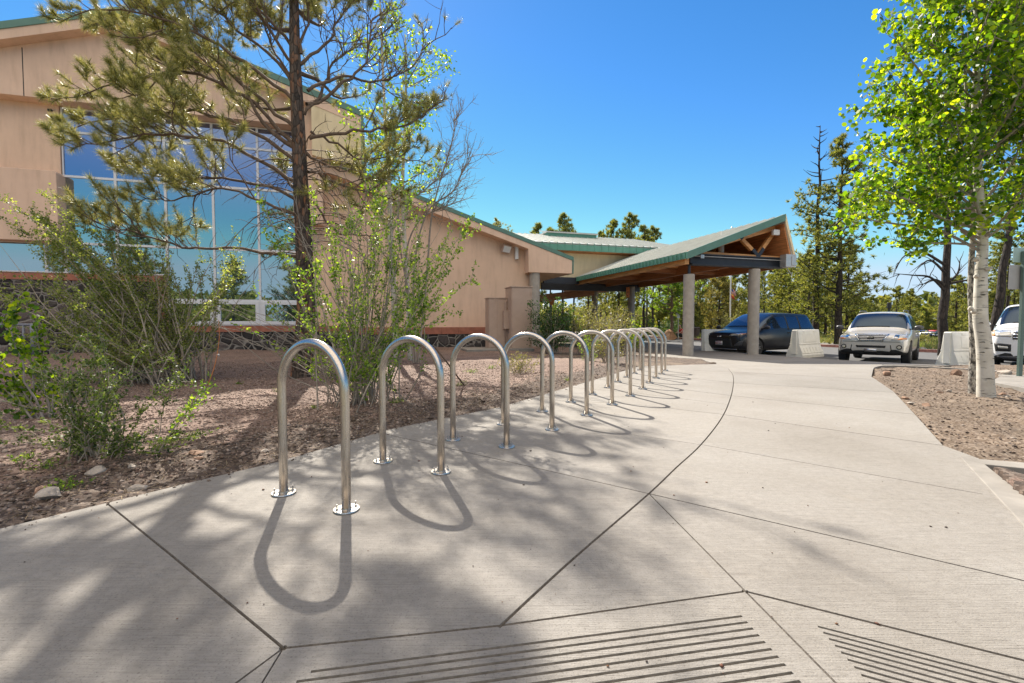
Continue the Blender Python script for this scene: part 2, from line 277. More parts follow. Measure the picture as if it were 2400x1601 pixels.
# ---------------------------------------------------------------- mesh helpers
def tag(o, label=None, cat=None, group=None, kind=None):
    if label: o['label'] = label
    if cat: o['category'] = cat
    if group: o['group'] = group
    if kind: o['kind'] = kind
    return o
def empty(name, loc, label=None, cat=None, group=None, rz=0):
    o = bpy.data.objects.new(name, None); COL.objects.link(o); o.location = loc; o.rotation_euler = (0, 0, rz); o.empty_display_size = .2
    return tag(o, label, cat, group)
def absloc(o):
    v = Vector((0, 0, 0))
    while o: v += o.location; o = o.parent
    return v
class MB:
    def __init__(s): s.v = []; s.f = []; s.m = []
    def add(s, vs_, fs, mi=0):
        b = len(s.v); s.v.extend([tuple(q) for q in vs_]); s.f.extend([tuple(b+i for i in f) for f in fs]); s.m.extend([mi]*len(fs)); return s
    def hexa(s, o, a, b, c, mi=0):
        "box from corner o along a, b, c (right handed)"
        o, a, b, c = map(Vector, (o, a, b, c))
        P = [o, o+a, o+a+b, o+b, o+c, o+a+c, o+a+b+c, o+b+c]
        return s.add(P, [(0, 3, 2, 1), (4, 5, 6, 7), (0, 1, 5, 4), (1, 2, 6, 5), (2, 3, 7, 6), (3, 0, 4, 7)], mi)
    def box(s, c, size, rz=0, mi=0):
        x = Vector((math.cos(rz), math.sin(rz), 0))*size[0]; y = Vector((-math.sin(rz), math.cos(rz), 0))*size[1]; z = UP*size[2]
        return s.hexa(Vector(c)-x/2-y/2-z/2, x, y, z, mi)
    def prism(s, pts, vec, mi=0):
        n = len(pts); pts = [Vector(p) for p in pts]; vec = Vector(vec)
        nr = Vector((0, 0, 0))
        for i in range(n): nr += pts[i].cross(pts[(i+1) % n])
        if nr.dot(vec) > 0: pts = pts[::-1]
        return s.add(pts+[p+vec for p in pts], [tuple(range(n)), tuple(range(2*n-1, n-1, -1))]+[((i+1) % n, i, n+i, n+(i+1) % n) for i in range(n)], mi)
    def tube(s, pts, r, n=8, cap=True, mi=0):
        pts = [Vector(p) for p in pts]; k = len(pts); rr = r if hasattr(r, '__len__') else [r]*k
        vs_ = []; t0 = (pts[1]-pts[0]).normalized(); a = t0.orthogonal().normalized()
        for i in range(k):
            t = (pts[min(i+1, k-1)]-pts[max(i-1, 0)]).normalized()
            a = (a-t*a.dot(t)); a = a.normalized() if a.length > 1e-6 else t.orthogonal().normalized(); b = t.cross(a)
            for j in range(n):
                an = 2*math.pi*j/n; vs_.append(pts[i]+(a*math.cos(an)+b*math.sin(an))*rr[i])
        fs = [(i*n+j, i*n+(j+1) % n, (i+1)*n+(j+1) % n, (i+1)*n+j) for i in range(k-1) for j in range(n)]
        if cap: fs += [tuple(range(n-1, -1, -1)), tuple((k-1)*n+j for j in range(n))]
        return s.add(vs_, fs, mi)
    def cyl(s, p, q, r, n=20, mi=0, r2=None): return s.tube([p, q], [r, r if r2 is None else r2], n, True, mi)
    def lathe(s, prof, c=(0, 0, 0), n=24, axis='z', mi=0):
        c = Vector(c); vs_ = []
        for r, h in prof:
            for j in range(n):
                a = 2*math.pi*j/n
                vs_.append(c+(Vector((r*math.cos(a), r*math.sin(a), h)) if axis == 'z' else Vector((r*math.sin(a), h, r*math.cos(a)))))
        k = len(prof); fs = [(i*n+j, i*n+(j+1) % n, (i+1)*n+(j+1) % n, (i+1)*n+j) for i in range(k-1) for j in range(n)]
        fs += [tuple(range(n-1, -1, -1)), tuple((k-1)*n+j for j in range(n))]
        return s.add(vs_, fs, mi)
    def member(s, p, q, w_, d, nrm=NV, mi=0):
        "timber from p to q, w_ across in the plane, d deep along -nrm"
        p, q = Vector(p), Vector(q); t = (q-p); a = t.normalized().cross(nrm).normalized()*w_
        return s.hexa(p-a/2, t, a, -nrm*d if t.cross(a).dot(-nrm) > 0 else nrm*d*0-nrm*d, mi)
    def build(s, name, mats, parent=None, smooth=False, bevel=0, base=None):
        if not isinstance(mats, (list, tuple)): mats = [mats]
        off = absloc(parent) if parent else Vector(base if base is not None else (0, 0, 0))
        me = bpy.data.meshes.new(name); me.from_pydata([(x-off.x, y-off.y, z-off.z) for x, y, z in s.v], [], s.f)
        for m in mats: me.materials.append(m)
        me.polygons.foreach_set('material_index', s.m)
        if smooth: me.polygons.foreach_set('use_smooth', [True]*len(s.f))
        me.update(); o = bpy.data.objects.new(name, me); COL.objects.link(o)
        if parent: o.parent = parent
        else: o.location = off
        if bevel:
            b = o.modifiers.new('bevel', 'BEVEL'); b.width = bevel; b.segments = 2; b.limit_method = 'ANGLE'; b.angle_limit = math.radians(40)
        return o
def npmesh(name, V, Fc, mats, parent=None, base=None, smooth=False):
    "V (n,3), Fc (m,k) constant sided faces"
    off = np.array(absloc(parent) if parent else (base if base is not None else (0, 0, 0)), float)
    V = np.asarray(V, np.float32)-off.astype(np.float32); k = Fc.shape[1]
    me = bpy.data.meshes.new(name); me.vertices.add(len(V)); me.vertices.foreach_set('co', V.ravel())
    me.loops.add(Fc.size); me.loops.foreach_set('vertex_index', Fc.ravel().astype(np.int32))
    me.polygons.add(len(Fc)); me.polygons.foreach_set('loop_start', np.arange(0, Fc.size, k, dtype=np.int32)); me.polygons.foreach_set('loop_total', np.full(len(Fc), k, np.int32))
    me.update(calc_edges=True)
    if smooth: me.polygons.foreach_set('use_smooth', np.ones(len(Fc), bool))
    for m in (mats if isinstance(mats, (list, tuple)) else [mats]): me.materials.append(m)
    o = bpy.data.objects.new(name, me); COL.objects.link(o)
    if parent: o.parent = parent
    else: o.location = off
    return o
def unit(a): return a/np.maximum(np.linalg.norm(a, axis=-1, keepdims=True), 1e-9)
def leaves(C, size, rng, nside=4, aspect=.6, nrm=None, nbias=0.0, axis=None, sj=.35):
    "leaf polygons centred at C; returns V, F"
    n = len(C); C = np.asarray(C, float)
    nn = unit(rng.normal(size=(n, 3))+(0 if nrm is None else np.asarray(nrm)*nbias))
    a = rng.normal(size=(n, 3)) if axis is None else np.asarray(axis)+rng.normal(size=(n, 3))*.35
    a = unit(a-nn*(a*nn).sum(1, keepdims=True)); b = np.cross(nn, a)
    s = size*(1+rng.uniform(-sj, sj, (n, 1)))
    ang = np.arange(nside)*2*np.pi/nside
    V = np.empty((n, nside, 3))
    for i, t in enumerate(ang): V[:, i] = C+a*s*.5*np.cos(t)+b*s*.5*aspect*np.sin(t)
    return V.reshape(-1, 3), np.arange(n*nside).reshape(n, nside)
def needles(P, Dr, length, width, rng, per, spread=.75):
    "needle triangles: P origins (n,3), Dr directions (n,3)"
    n = len(P); P = np.repeat(P, per, 0); Dd = unit(np.repeat(Dr, per, 0)+rng.normal(size=(n*per, 3))*spread)
    L = length*rng.uniform(.7, 1.1, (n*per, 1)); sdv = unit(np.cross(Dd, rng.normal(size=(n*per, 3))))*width*.5
    V = np.stack([P-sdv, P+sdv, P+Dd*L], 1).reshape(-1, 3)
    return V, np.arange(n*per*3).reshape(-1, 3)
def vnoise(X, Y, s, seed=0):
    r = np.random.RandomState(seed).rand(256, 256); x = X/s; y = Y/s; xi = np.floor(x).astype(int); yi = np.floor(y).astype(int)
    fx = x-xi; fy = y-yi; fx = fx*fx*(3-2*fx); fy = fy*fy*(3-2*fy); g = lambda a, b: r[a % 256, b % 256]
    return (g(xi, yi)*(1-fx)+g(xi+1, yi)*fx)*(1-fy)+(g(xi, yi+1)*(1-fx)+g(xi+1, yi+1)*fx)*fy-.5
def grid(name, xs, ys, zf, mat, **kw):
    X, Y = np.meshgrid(xs, ys); Z = zf(X, Y); nx, ny = len(xs), len(ys)
    V = np.stack([X, Y, Z], -1).reshape(-1, 3); i = np.arange(nx*ny).reshape(ny, nx)
    Fc = np.stack([i[:-1, :-1], i[:-1, 1:], i[1:, 1:], i[1:, :-1]], -1).reshape(-1, 4)
    return npmesh(name, V, Fc, mat, smooth=True, **kw)
def copy_tree(o, parent=None):
    c = o.copy(); COL.objects.link(c); c.parent = parent
    for ch in KIDS.get(o.name, [x for x in o.children]): copy_tree(ch, c)
    return c
KIDS = {}
def text_mesh(txt, size, thick=.0):
    cu = bpy.data.curves.new('t', 'FONT'); cu.body = txt; cu.size = size; cu.extrude = thick; cu.align_x = 'CENTER'; cu.align_y = 'CENTER'
    ob = bpy.data.objects.new('t', cu); COL.objects.link(ob); dg = bpy.context.evaluated_depsgraph_get(); dg.update()
    me = bpy.data.meshes.new_from_object(ob.evaluated_get(dg)); vs_ = [v.co.copy() for v in me.vertices]; fs = [tuple(p.vertices) for p in me.polygons]
    bpy.data.objects.remove(ob); bpy.data.meshes.remove(me); return vs_, fs
def place_text(mb, txt, size, o, right, up, thick=.004, mi=0):
    vs_, fs = text_mesh(txt, size, thick/2); right, up = Vector(right).normalized(), Vector(up).normalized(); n = right.cross(up)
    mb.add([Vector(o)+right*v.x+up*v.y+n*v.z for v in vs_], fs, mi)
# ================================================================= ground, road, walk
xs = np.concatenate([-np.geomspace(700, 25, 30), np.linspace(-24, 40, 65), np.geomspace(42, 700, 40)])
ys = np.concatenate([-np.geomspace(500, 6, 24), np.linspace(-5, 50, 56), np.geomspace(52, 1400, 60)])
def ground_z(X, Y):
    u = (X-KERB.x)*EV.x+(Y-KERB.y)*EV.y
    near = hgt(X, Y)-.16
    t = ss((u+1.0)/1.0); z = near*(1-t)+(-.42)*t
    r = np.hypot(X, Y); t2 = ss((r-24)/6); z = z*(1-t2)+(far(X, Y)-.10)*t2
    b = ss((u-10.6)/.4)*(r < 60); z = z*(1-b)+(far(X, Y)+.04)*b
    return z
tag(grid('ground', xs, ys, ground_z, M['field']), kind='structure')
# the left bed: red cinder gravel with a dark mulch margin along the walk
EDGE = [G(*q) for q in ((-420, 1335), (0, 1239), (250, 1179), (450, 1130), (653, 1082), (919, 1005), (1174, 954), (1300, 917), (1429, 880))]+[G(1500, 855.5)]
EP = np.array([(p.x, p.y) for p in EDGE])
def hz(p): return Vector((p.x, p.y, float(hgt(p.x, p.y))))
RE = [G(*q, z) for q, z in (((2560, 1330), 0), ((2400, 1217), 0), ((2293, 1074), 0), ((2210, 1044), 0), ((2144, 971), 0), ((2093, 920), -.02), ((2042, 889), -.05), ((2048, 866), -.1), ((2068, 860.5), -.12))]
RE[0] = Vector((4.2, 1.9, 0)); RE[1] = G(2400, 1175)
KE = [KP(-.0, -9.0, 0), KP(0, -5, 0), KP(0, 0, 0), KP(0, 5, 0), KP(0, 9, 0)]
wl = [G(1480, 832, -.13), G(1560, 836, -.13), G(1640, 841, -.12), G(1679, 853.5, -.07)]
out = [Vector((-4.2, -.4, 0))]+[Vector((4.4, -.4, 0))]+RE+[KP(0, -6.3, 0)]+KE[2:]+[KP(-3.2, 9, 0), KP(-3.2, 1, 0)]+wl+[EDGE[-1]]+EDGE[::-1][1:]
def inside(P, x, y):
    c = False; j = len(P)-1
    r = np.zeros(x.shape, bool)
    for i in range(len(P)):
        a, b = P[i], P[j]; m_ = ((a[1] > y) != (b[1] > y)) & (x < (b[0]-a[0])*(y-a[1])/((b[1]-a[1]) or 1e-9)+a[0]); r ^= m_; j = i
    return r
SL = [(p.x, p.y) for p in out]
def dist_poly(X, Y, P):
    d = np.full(X.shape, 1e9)
    for a, b in zip(P[:-1], P[1:]):
        ab = b-a; t = np.clip(((X-a[0])*ab[0]+(Y-a[1])*ab[1])/(ab@ab), 0, 1)
        d = np.minimum(d, np.hypot(X-a[0]-t*ab[0], Y-a[1]-t*ab[1]))
    return d
def bed_z(X, Y):
    d = dist_poly(X, Y, EP); m = ss(d/.8)
    ins = inside(SL, X, Y)
    right = X > np.interp(Y, [0, 1.9, 3.44, 3.8, 5.1, 6.7, 8.3, 10.4, 22], [3.9, 3.6, 3.2, 3.3, 4.1, 5.1, 6.0, 7.4, 8])
    ins = ins | (right & (Y < 12))
    rough = vnoise(X, Y, .055, 3)*.022+vnoise(X, Y, .16, 4)*.03+vnoise(X, Y, .024, 8)*.012
    return hgt(X, Y)-.022-.12*ins-.3*(right & (Y < 12))+(~ins)*m*(.02+vnoise(X, Y, 1.1, 1)*.09+vnoise(X, Y, .4, 2)*.04)+(~ins)*rough*(.5+.8*np.exp(-((d-.35)/.45)**2))*ss(d/.06)
def bedmat():
    m, t, p, o = nodes('bed surface: red gravel with mulch margin'); v = coords(t)
    def vor(scale, cols):
        vo = N(t, 'ShaderNodeTexVoronoi', Scale=scale); t.links.new(v, vo.inputs['Vector'])
        sep = N(t, 'ShaderNodeSeparateColor'); t.links.new(vo.outputs['Color'], sep.inputs[0])
        return ramp(t, sep.outputs[0], [((i+.5)/len(cols), c) for i, c in enumerate(cols)]), vo.outputs['Distance']
    c1, d1 = vor(62, [(.095, .06, .045), (.17, .11, .083), (.225, .15, .118), (.31, .225, .18), (.13, .084, .063)])
    c2, d2 = vor(48, [(.042, .028, .02), (.075, .05, .036), (.11, .076, .056), (.19, .15, .12), (.055, .037, .027)])
    at = N(t, 'ShaderNodeAttribute', attribute_name='mulch'); mx = N(t, 'ShaderNodeMix', data_type='RGBA')
    nz = ramp(t, noise(t, v, 5, 5, .7), [(.35, (-.0, 0, 0)), (.65, (1, 1, 1))])
    ad = N(t, 'ShaderNodeMath', operation='MULTIPLY_ADD'); t.links.new(nz, ad.inputs[0]); ad.inputs[1].default_value = .82; t.links.new(at.outputs['Fac'], ad.inputs[2])
    f = ramp(t, ad.outputs[0], [(.75, (0, 0, 0)), (.95, (1, 1, 1))])
    t.links.new(f, mx.inputs[0]); t.links.new(c1, mx.inputs[6]); t.links.new(c2, mx.inputs[7])
    big = ramp(t, noise(t, v, 1.3, 4), [(.3, (.8, .79, .78)), (.7, (1.12, 1.1, 1.1))])
    m2 = N(t, 'ShaderNodeMix', data_type='RGBA', blend_type='MULTIPLY'); m2.inputs[0].default_value = 1
    t.links.new(mx.outputs[2], m2.inputs[6]); t.links.new(big, m2.inputs[7]); t.links.new(m2.outputs[2], p.inputs['Base Color']); p.inputs['Roughness'].default_value = .95
    b1 = bump(t, p, d1, -.7, .015); bump(t, p, noise(t, v, 45, 5, .7), .6, .02, b1); return m
M['bed'] = bedmat()
def cart(a, b, n, p=1.6): return a+(b-a)*np.linspace(0, 1, n)**p
bed = grid('gravel_bed', np.concatenate([np.arange(-22, -8, .16), np.arange(-8, 7.5, .04)]), np.concatenate([np.arange(.6, 9, .035), np.arange(9, 21.5, .1)]), bed_z, M['bed'])
tag(bed, kind='structure')
co = np.empty(len(bed.data.vertices)*3, np.float32); bed.data.vertices.foreach_get('co', co); co = co.reshape(-1, 3)
att = bed.data.attributes.new('mulch', 'FLOAT', 'POINT'); dd = dist_poly(co[:, 0], co[:, 1], EP)
mval = np.clip(1-(dd-.35)/.9, 0, 1); mval = np.maximum(mval, .8*ss((co[:, 0]-1.5)/2)*1.0)
att.data.foreach_set('value', mval.astype(np.float32))
# walk slab with real joints and grooves
slab_mb = MB(); pts = [Vector((p.x, p.y, 0)) for p in out]
slab_mb.prism(pts, (0, 0, -.16))
slab = slab_mb.build('sidewalk', [M['concrete'], M['joint'], M['groove']])
bm = bmesh.new(); bm.from_mesh(slab.data); bmesh.ops.recalc_face_normals(bm, faces=bm.faces); bm.to_mesh(slab.data); bm.free()
def smooth_line(P, n=6):
    o_ = []
    for i in range(len(P)-1):
        p0, p1, p2, p3 = P[max(i-1, 0)], P[i], P[i+1], P[min(i+2, len(P)-1)]
        for k in range(n):
            t = k/n; o_.append(.5*((2*p1)+(p2-p0)*t+(2*p0-5*p1+4*p2-p3)*t*t+(3*p1-p0-3*p2+p3)*t**3))
    return o_+[P[-1]]
ARC = smooth_line([G(*q) for q in ((1174, 1466), (1350, 1304), (1521, 1157), (1585, 1096), (1643, 1042), (1688, 985), (1708, 945), (1718, 908), (1718, 880), (1707, 862))], 5)
NODE = G(664, 1519); MID = G(1174, 1466); KN = G(1747, 1386); J1 = G(1521, 1157)
def ext(a, b, l): return b+(b-a).normalized()*l
CUTS = [(ARC, .020, .014), ([G(250, 1179), G(400, 1300), NODE], .016, .013), ([NODE, MID, KN], .016, .012), ([KN, ext(KN, G(2400, 1548), .9)], .020, .014),
        ([NODE, Vector((-1.25, .2, 0))], .012, .010), ([NODE, Vector((-.62, .1, 0))], .009, .008), ([J1, KN, ext(J1, KN, .9)], .013, .010),
        ([G(905, 1018), G(1200, 1084), J1], .014, .010), ([J1, ext(J1, G(2400, 1361), 1.2)], .016, .012),
        ([G(1123, 961), G(1328, 997), G(1643, 1042), G(2297, 1157)], .011, .008),
        ([G(1238, 934), G(1500, 949), G(1700, 972), G(2210, 1044)], .017, .010),
        ([G(1400, 888), G(1719, 928), G(2144, 971)], .019, .010), ([G(1560, 880), G(1726, 898), G(2093, 920)], .022, .010), ([G(1600, 866), G(1736, 872), G(2042, 889)], .026, .010),
        ([G(1330, 907), G(1500, 922), G(1719, 950)], .013, .008)]
cut = MB()
def groove(P, wd, dp, up=.02, k_=.62, mi=0):
    wd = wd*k_
    P = [Vector((p.x, p.y, 0)) for p in P]; n = len(P)
    P[0] = P[0]+(P[0]-P[1]).normalized()*.012; P[-1] = P[-1]+(P[-1]-P[-2]).normalized()*.012
    vs_ = []
    for i in range(n):
        t = (P[min(i+1, n-1)]-P[max(i-1, 0)]).normalized(); a = Vector((-t.y, t.x, 0))
        for s_, z in ((1.0, 0), (1.0, up), (-1.0, up), (-1.0, 0), (-.35, -dp), (.35, -dp)):
            vs_.append(P[i]+a*s_*wd/2+UP*z)
    fs = [(i*6+j, i*6+(j+1) % 6, (i+1)*6+(j+1) % 6, (i+1)*6+j) for i in range(n-1) for j in range(6)]+[tuple(range(5, -1, -1)), tuple((n-1)*6+j for j in range(6))]
    cut.add(vs_, fs, mi)
random.seed(4)
for P, wd, dp in CUTS:
    groove(P, wd, dp)
# ramp grooves, left fan and right fan
a0, b0 = G(1400, 1487), G(1732, 1445); a1 = G(739, 1573)
dirL = (b0-a1).normalized(); perpL = Vector((dirL.y, -dirL.x, 0))
gr0, gr1 = G(1732, 1445), G(1860, 1590)
for i in range(15):
    t = i*.029
    s_ = gr0+(gr1-gr0).normalized()*t*1.12; e_ = s_-dirL*(gr0-a1).length*(1.0+.02*i)
    if s_.y < .3: break
    groove([e_, s_], .0105, .009, k_=1, mi=1)
dirR = (G(2400, 1592)-G(1927, 1471)).normalized(); qd = (G(2045, 1601)-G(1927, 1471)).normalized()
for i in range(13):
    s_ = G(1927, 1471)+qd*i*.0305; groove([s_, s_+dirR*1.4], .0105, .009, k_=1, mi=1)
M['groove'] = simple('darker groove concrete', (.16, .145, .125), .95, var=.3, scale=40)  # ramp groove faces, coloured darker than the walk slab
cutter = cut.build('cutter', [M['joint'], M['groove']])
bm = bmesh.new(); bm.from_mesh(cutter.data); bmesh.ops.recalc_face_normals(bm, faces=bm.faces); bm.to_mesh(cutter.data); bm.free()
md = slab.modifiers.new('b', 'BOOLEAN'); md.operation = 'DIFFERENCE'; md.object = cutter; md.solver = 'EXACT'; md.use_self = True
try: md.material_mode = 'TRANSFER'
except Exception: pass
dg = bpy.context.evaluated_depsgraph_get(); dg.update()
me = bpy.data.meshes.new_from_object(slab.evaluated_get(dg)); slab.modifiers.clear()
bm = bmesh.new(); bm.from_mesh(me); bmesh.ops.triangulate(bm, faces=bm.faces)
for y0 in np.arange(8.5, 27, 1.0):
    bmesh.ops.bisect_plane(bm, geom=bm.verts[:]+bm.edges[:]+bm.faces[:], plane_co=(0, y0, 0), plane_no=(0, 1, 0))
for v in bm.verts: v.co.z += float(hgt(v.co.x, v.co.y))
bm.to_mesh(me); bm.free(); slab.data = me; bpy.data.objects.remove(cutter); tag(slab, kind='structure')
def side(Pl, x, y):
    best = (1e9, 0)
    for a, c in zip(Pl[:-1], Pl[1:]):
        ab = (c.x-a.x, c.y-a.y); t = min(max(((x-a.x)*ab[0]+(y-a.y)*ab[1])/(ab[0]**2+ab[1]**2), 0), 1); d_ = math.hypot(x-a.x-t*ab[0], y-a.y-t*ab[1])
        if d_ < best[0]: best = (d_, 1 if ab[0]*(y-a.y)-ab[1]*(x-a.x) > 0 else 0)
    return best[1]
L_ramp = [G(250, 1179), NODE, MID, KN, ext(KN, G(2400, 1548), .9)]; L_rad = [[G(905, 1018), G(1200, 1084), J1, ext(J1, G(2400, 1361), 1.2)]]+[CUTS[i][0] for i in (9, 10, 11, 12, 13)]
ton = me.attributes.new('tone', 'FLOAT', 'FACE'); tv = []
for p in me.polygons:
    x, y = p.center.x, p.center.y
    if side(L_ramp, x, y) == 0: key = (9, side([NODE, Vector((-1.25, .2, 0))], x, y), side([KN, ext(J1, KN, .9)], x, y))
    else: key = (side(ARC, x, y), sum(side(l, x, y) for l in L_rad))
    tv.append(random.Random(hash(key)).uniform(-.075, .065))
ton.data.foreach_set('value', tv)
print('SLAB faces', len(me.polygons), [m.name for m in me.materials])
# right bed: brown dry soil
PIT = [(p.x, p.y) for p in (G(2309, 1090), G(2400, 1163), G(2640, 1345), G(2950, 1345), G(2950, 1124), G(2640, 1124))]
def soil_z(X, Y):
    rough = vnoise(X, Y, .07, 13)*.03+vnoise(X, Y, .2, 14)*.035+vnoise(X, Y, .03, 18)*.014
    hump = .06*np.exp(-((X-6.2)**2+(Y-5.9)**2)/.9)
    z = hgt(X, Y)-.03+rough+hump+vnoise(X, Y, 1.3, 11)*.03
    ins = inside(SL, X, Y); z = np.where(ins, hgt(X, Y)-.11, z)
    pit = inside(PIT, X, Y) | (dist_poly(X, Y, np.array(PIT+PIT[:1])) < .09); return np.where(pit, -.34, z)
tag(grid('soil_bed', np.arange(2.2, 15.5, .045), np.concatenate([np.arange(1.9, 9, .045), np.arange(9, 12.2, .1)]), soil_z, M['soil']), kind='structure')
tag(grid('soil_verge', np.arange(1.5, 8.4, .06), np.arange(10.2, 18.5, .08), lambda X, Y: hgt(X, Y)-.02+vnoise(X, Y, .2, 5)*.03-.1*inside(SL, X, Y), M['soil']), kind='structure')
# road
mb = MB(); P = [KP(.0, -30, -.3), KP(10.4, -30, -.3), KP(10.4, 45, -.36), KP(.0, 45, -.36)]
mb.add(P, [(0, 1, 2, 3)]); tag(mb.build('road', M['asphalt']), kind='structure')
mb = MB(); mb.hexa(KP(0, -30, -.5), EV*.0-EV*.16, BV*60, UP*.345); tag(mb.build('road_kerb', M['kerb']), kind='structure')
mb = MB(); mb.hexa(KP(10.4, -30, -.5), BV*75, EV*.18, UP*.30, 0); mb.hexa(KP(10.58, -30, -.5), BV*75, EV*2.2, UP*.29, 1)
tag(mb.build('far_kerb', [M['redkerb'], M['kerb']]), kind='structure')
mb = MB(); c = D(2230, 790, 84); mb.add([(c.x-60, 62, far(0, 62)+.03), (c.x+70, 62, far(0, 62)+.03), (c.x+90, 100, far(80, 100)+.25), (c.x-60, 100, far(80, 100)+.25)], [(0, 1, 2, 3)])
tag(mb.build('parking_lot', M['asphalt']), kind='structure')
mb = MB(); kp = smooth_line([G(2047, 868, -.06), G(2052, 862.5, -.05), G(2080, 858.5, -.05), G(2178, 862, -.05), G(2280, 868, -.05), G(2430, 879, -.05), G(2650, 893, -.05)], 4)
for a, b in zip(kp[:-1], kp[1:]):
    t = (b-a); nn = Vector((-t.y, t.x, 0)).normalized()*.16; mb.hexa(Vector((a.x, a.y, -.3)), t*1.02, nn, UP*.27)
tag(mb.build('planter_kerb', M['kerb']), kind='structure')
mb = MB(); q = [G(2318, 903, -.03), G(2480, 935, -.03), G(2600, 900, -.03), G(2345, 890, -.03)]; mb.prism([Vector((p.x, p.y, .03)) for p in q], (0, 0, -.15))
tag(mb.build('concrete_pad', M['kerb']), kind='structure')
# gutter kerb frame beside the pit at the right edge of the walk
mb = MB(); A = [G(2255, 1076), G(2400, 1093)]; 
outer = [G(2252, 1075), G(2700, 1108), G(2700, 1150), G(2405, 1088), G(2309, 1090), G(2400, 1172), G(2600, 1330), G(2560, 1400)]
q = [G(2252, 1074), G(2620, 1103), G(2640, 1124), G(2309, 1090), G(2400, 1163), G(2640, 1345), G(2600, 1440), G(2400, 1235)]
q = [Vector((p.x, p.y, .006)) for p in q]
mb.prism([q[0], q[1], q[2], q[3]], (0, 0, -.3)); mb.prism([q[0], q[3], q[4], q[5], q[6], q[7]], (0, 0, -.3))
tag(mb.build('gutter_kerb', M['kerb'], bevel=.006), kind='structure')
# ---------------- loose stuff on the ground
rng = np.random.RandomState(7)
OCT = np.array([(1, 0, 0), (0, 1, 0), (-1, 0, 0), (0, -1, 0), (0, 0, 1), (0, 0, -1)], float)
OF = np.array([(0, 1, 4), (1, 2, 4), (2, 3, 4), (3, 0, 4), (1, 0, 5), (2, 1, 5), (3, 2, 5), (0, 3, 5)])
def stones(name, P, size, mats, rng, flat=.6):
    n = len(P); j = OCT[None]*(1+rng.uniform(-.35, .35, (n, 6, 3))); a = rng.uniform(0, 6.28, n); c, s = np.cos(a), np.sin(a)
    j = j*(size*rng.lognormal(0, .45, n))[:, None, None]*np.array([1, .75, flat])
    V = np.stack([j[..., 0]*c[:, None]-j[..., 1]*s[:, None], j[..., 0]*s[:, None]+j[..., 1]*c[:, None], j[..., 2]], -1)+P[:, None]
    return npmesh(name, V.reshape(-1, 3), (OF[None]+(np.arange(n)*6)[:, None, None]).reshape(-1, 3), mats)
def island(name, cols, rough=.9):
    m, t, p, o = nodes(name); gi = N(t, 'ShaderNodeNewGeometry')
    t.links.new(ramp(t, gi.outputs['Random Per Island'], [((i+.5)/len(cols), c) for i, c in enumerate(cols)]), p.inputs['Base Color']); p.inputs['Roughness'].default_value = rough; return m
def straw(name, x, y, z, L, seed):
    rs = np.random.RandomState(seed); n = len(x); P = np.stack([x, y, z], -1); a = rs.uniform(0, 6.28, n); d = np.stack([np.cos(a), np.sin(a), rs.normal(size=n)*.12], -1)*(L*rs.uniform(.4, 1.2, n))[:, None]
    s_ = np.stack([-np.sin(a), np.cos(a), 0*a], -1)*.0011; V = np.stack([P-s_, P+s_, P+d+s_*.5, P+d-s_*.5], 1).reshape(-1, 3)
    return tag(npmesh(name, V, np.arange(n*4).reshape(-1, 4), island('dry needles', [(.30, .21, .11), (.42, .33, .20), (.20, .13, .07)])), kind='stuff')
M['pebbles'] = island('red gravel stones', [(.11, .068, .05), (.19, .125, .095), (.26, .18, .14), (.36, .29, .24), (.14, .09, .068)])
M['chips'] = island('bark chips', [(.05, .033, .023), (.10, .067, .046), (.17, .12, .085), (.30, .25, .21), (.08, .05, .035)])
def scatter(n, x0, x1, y0, y1, keep):
    x = rng.uniform(x0, x1, n); y = y0+(y1-y0)*rng.uniform(0, 1, n)**1.5; k = keep(x, y) & ~inside(SL, x, y); return x[k], y[k]
x, y = scatter(60000, -9, 1, 1.8, 12, lambda x, y: dist_poly(x, y, EP) > .25)
tag(stones('loose_gravel', np.stack([x, y, bed_z(x, y)+.003], -1), .009, M['pebbles'], rng), kind='stuff')
x, y = scatter(30000, -5, 5, 1.6, 12, lambda x, y: dist_poly(x, y, EP) < .9+.5*rng.rand(len(x)))
z = bed_z(x, y)+.004; x2, y2 = scatter(16000, 3, 12, 2.6, 11, lambda x, y: x > 0)
P = np.concatenate([np.stack([x, y, z], -1), np.stack([x2, y2, soil_z(x2, y2)+.004], -1)])
tag(stones('bark_mulch', P, .010, M['chips'], rng, .45), kind='stuff')
x, y = rng.uniform(-6, 4, 60000), rng.uniform(1.6, 9, 60000); k = (dist_poly(x, y, EP) < 1.2) & ~inside(SL, x, y) & (rng.rand(60000) < .5); x, y = x[k], y[k]
straw('needle_litter', x, y, bed_z(x, y)+.008, .07, 3)
x, y = rng.uniform(-3, 2.5, 40000), rng.uniform(1.8, 9, 40000); dk = dist_poly(x, y, EP); k = inside(SL, x, y) & (rng.rand(40000) < np.exp(-dk/.03)*.9); x, y = x[k], y[k]
tag(stones('spilled_gravel', np.stack([x, y, hgt(x, y)+.002], -1), .0055, M['chips'], rng, .6), kind='stuff')
x, y = rng.uniform(-3, 3.3, 170), rng.uniform(.6, 6, 170); k = inside(SL, x, y)
tag(stones('walk_litter', np.stack([x[k], y[k], x[k]*0+.003], -1), .0045, island('seed husks', [(.12, .05, .03), (.05, .04, .035), (.20, .10, .05)]), rng, .5), kind='stuff')
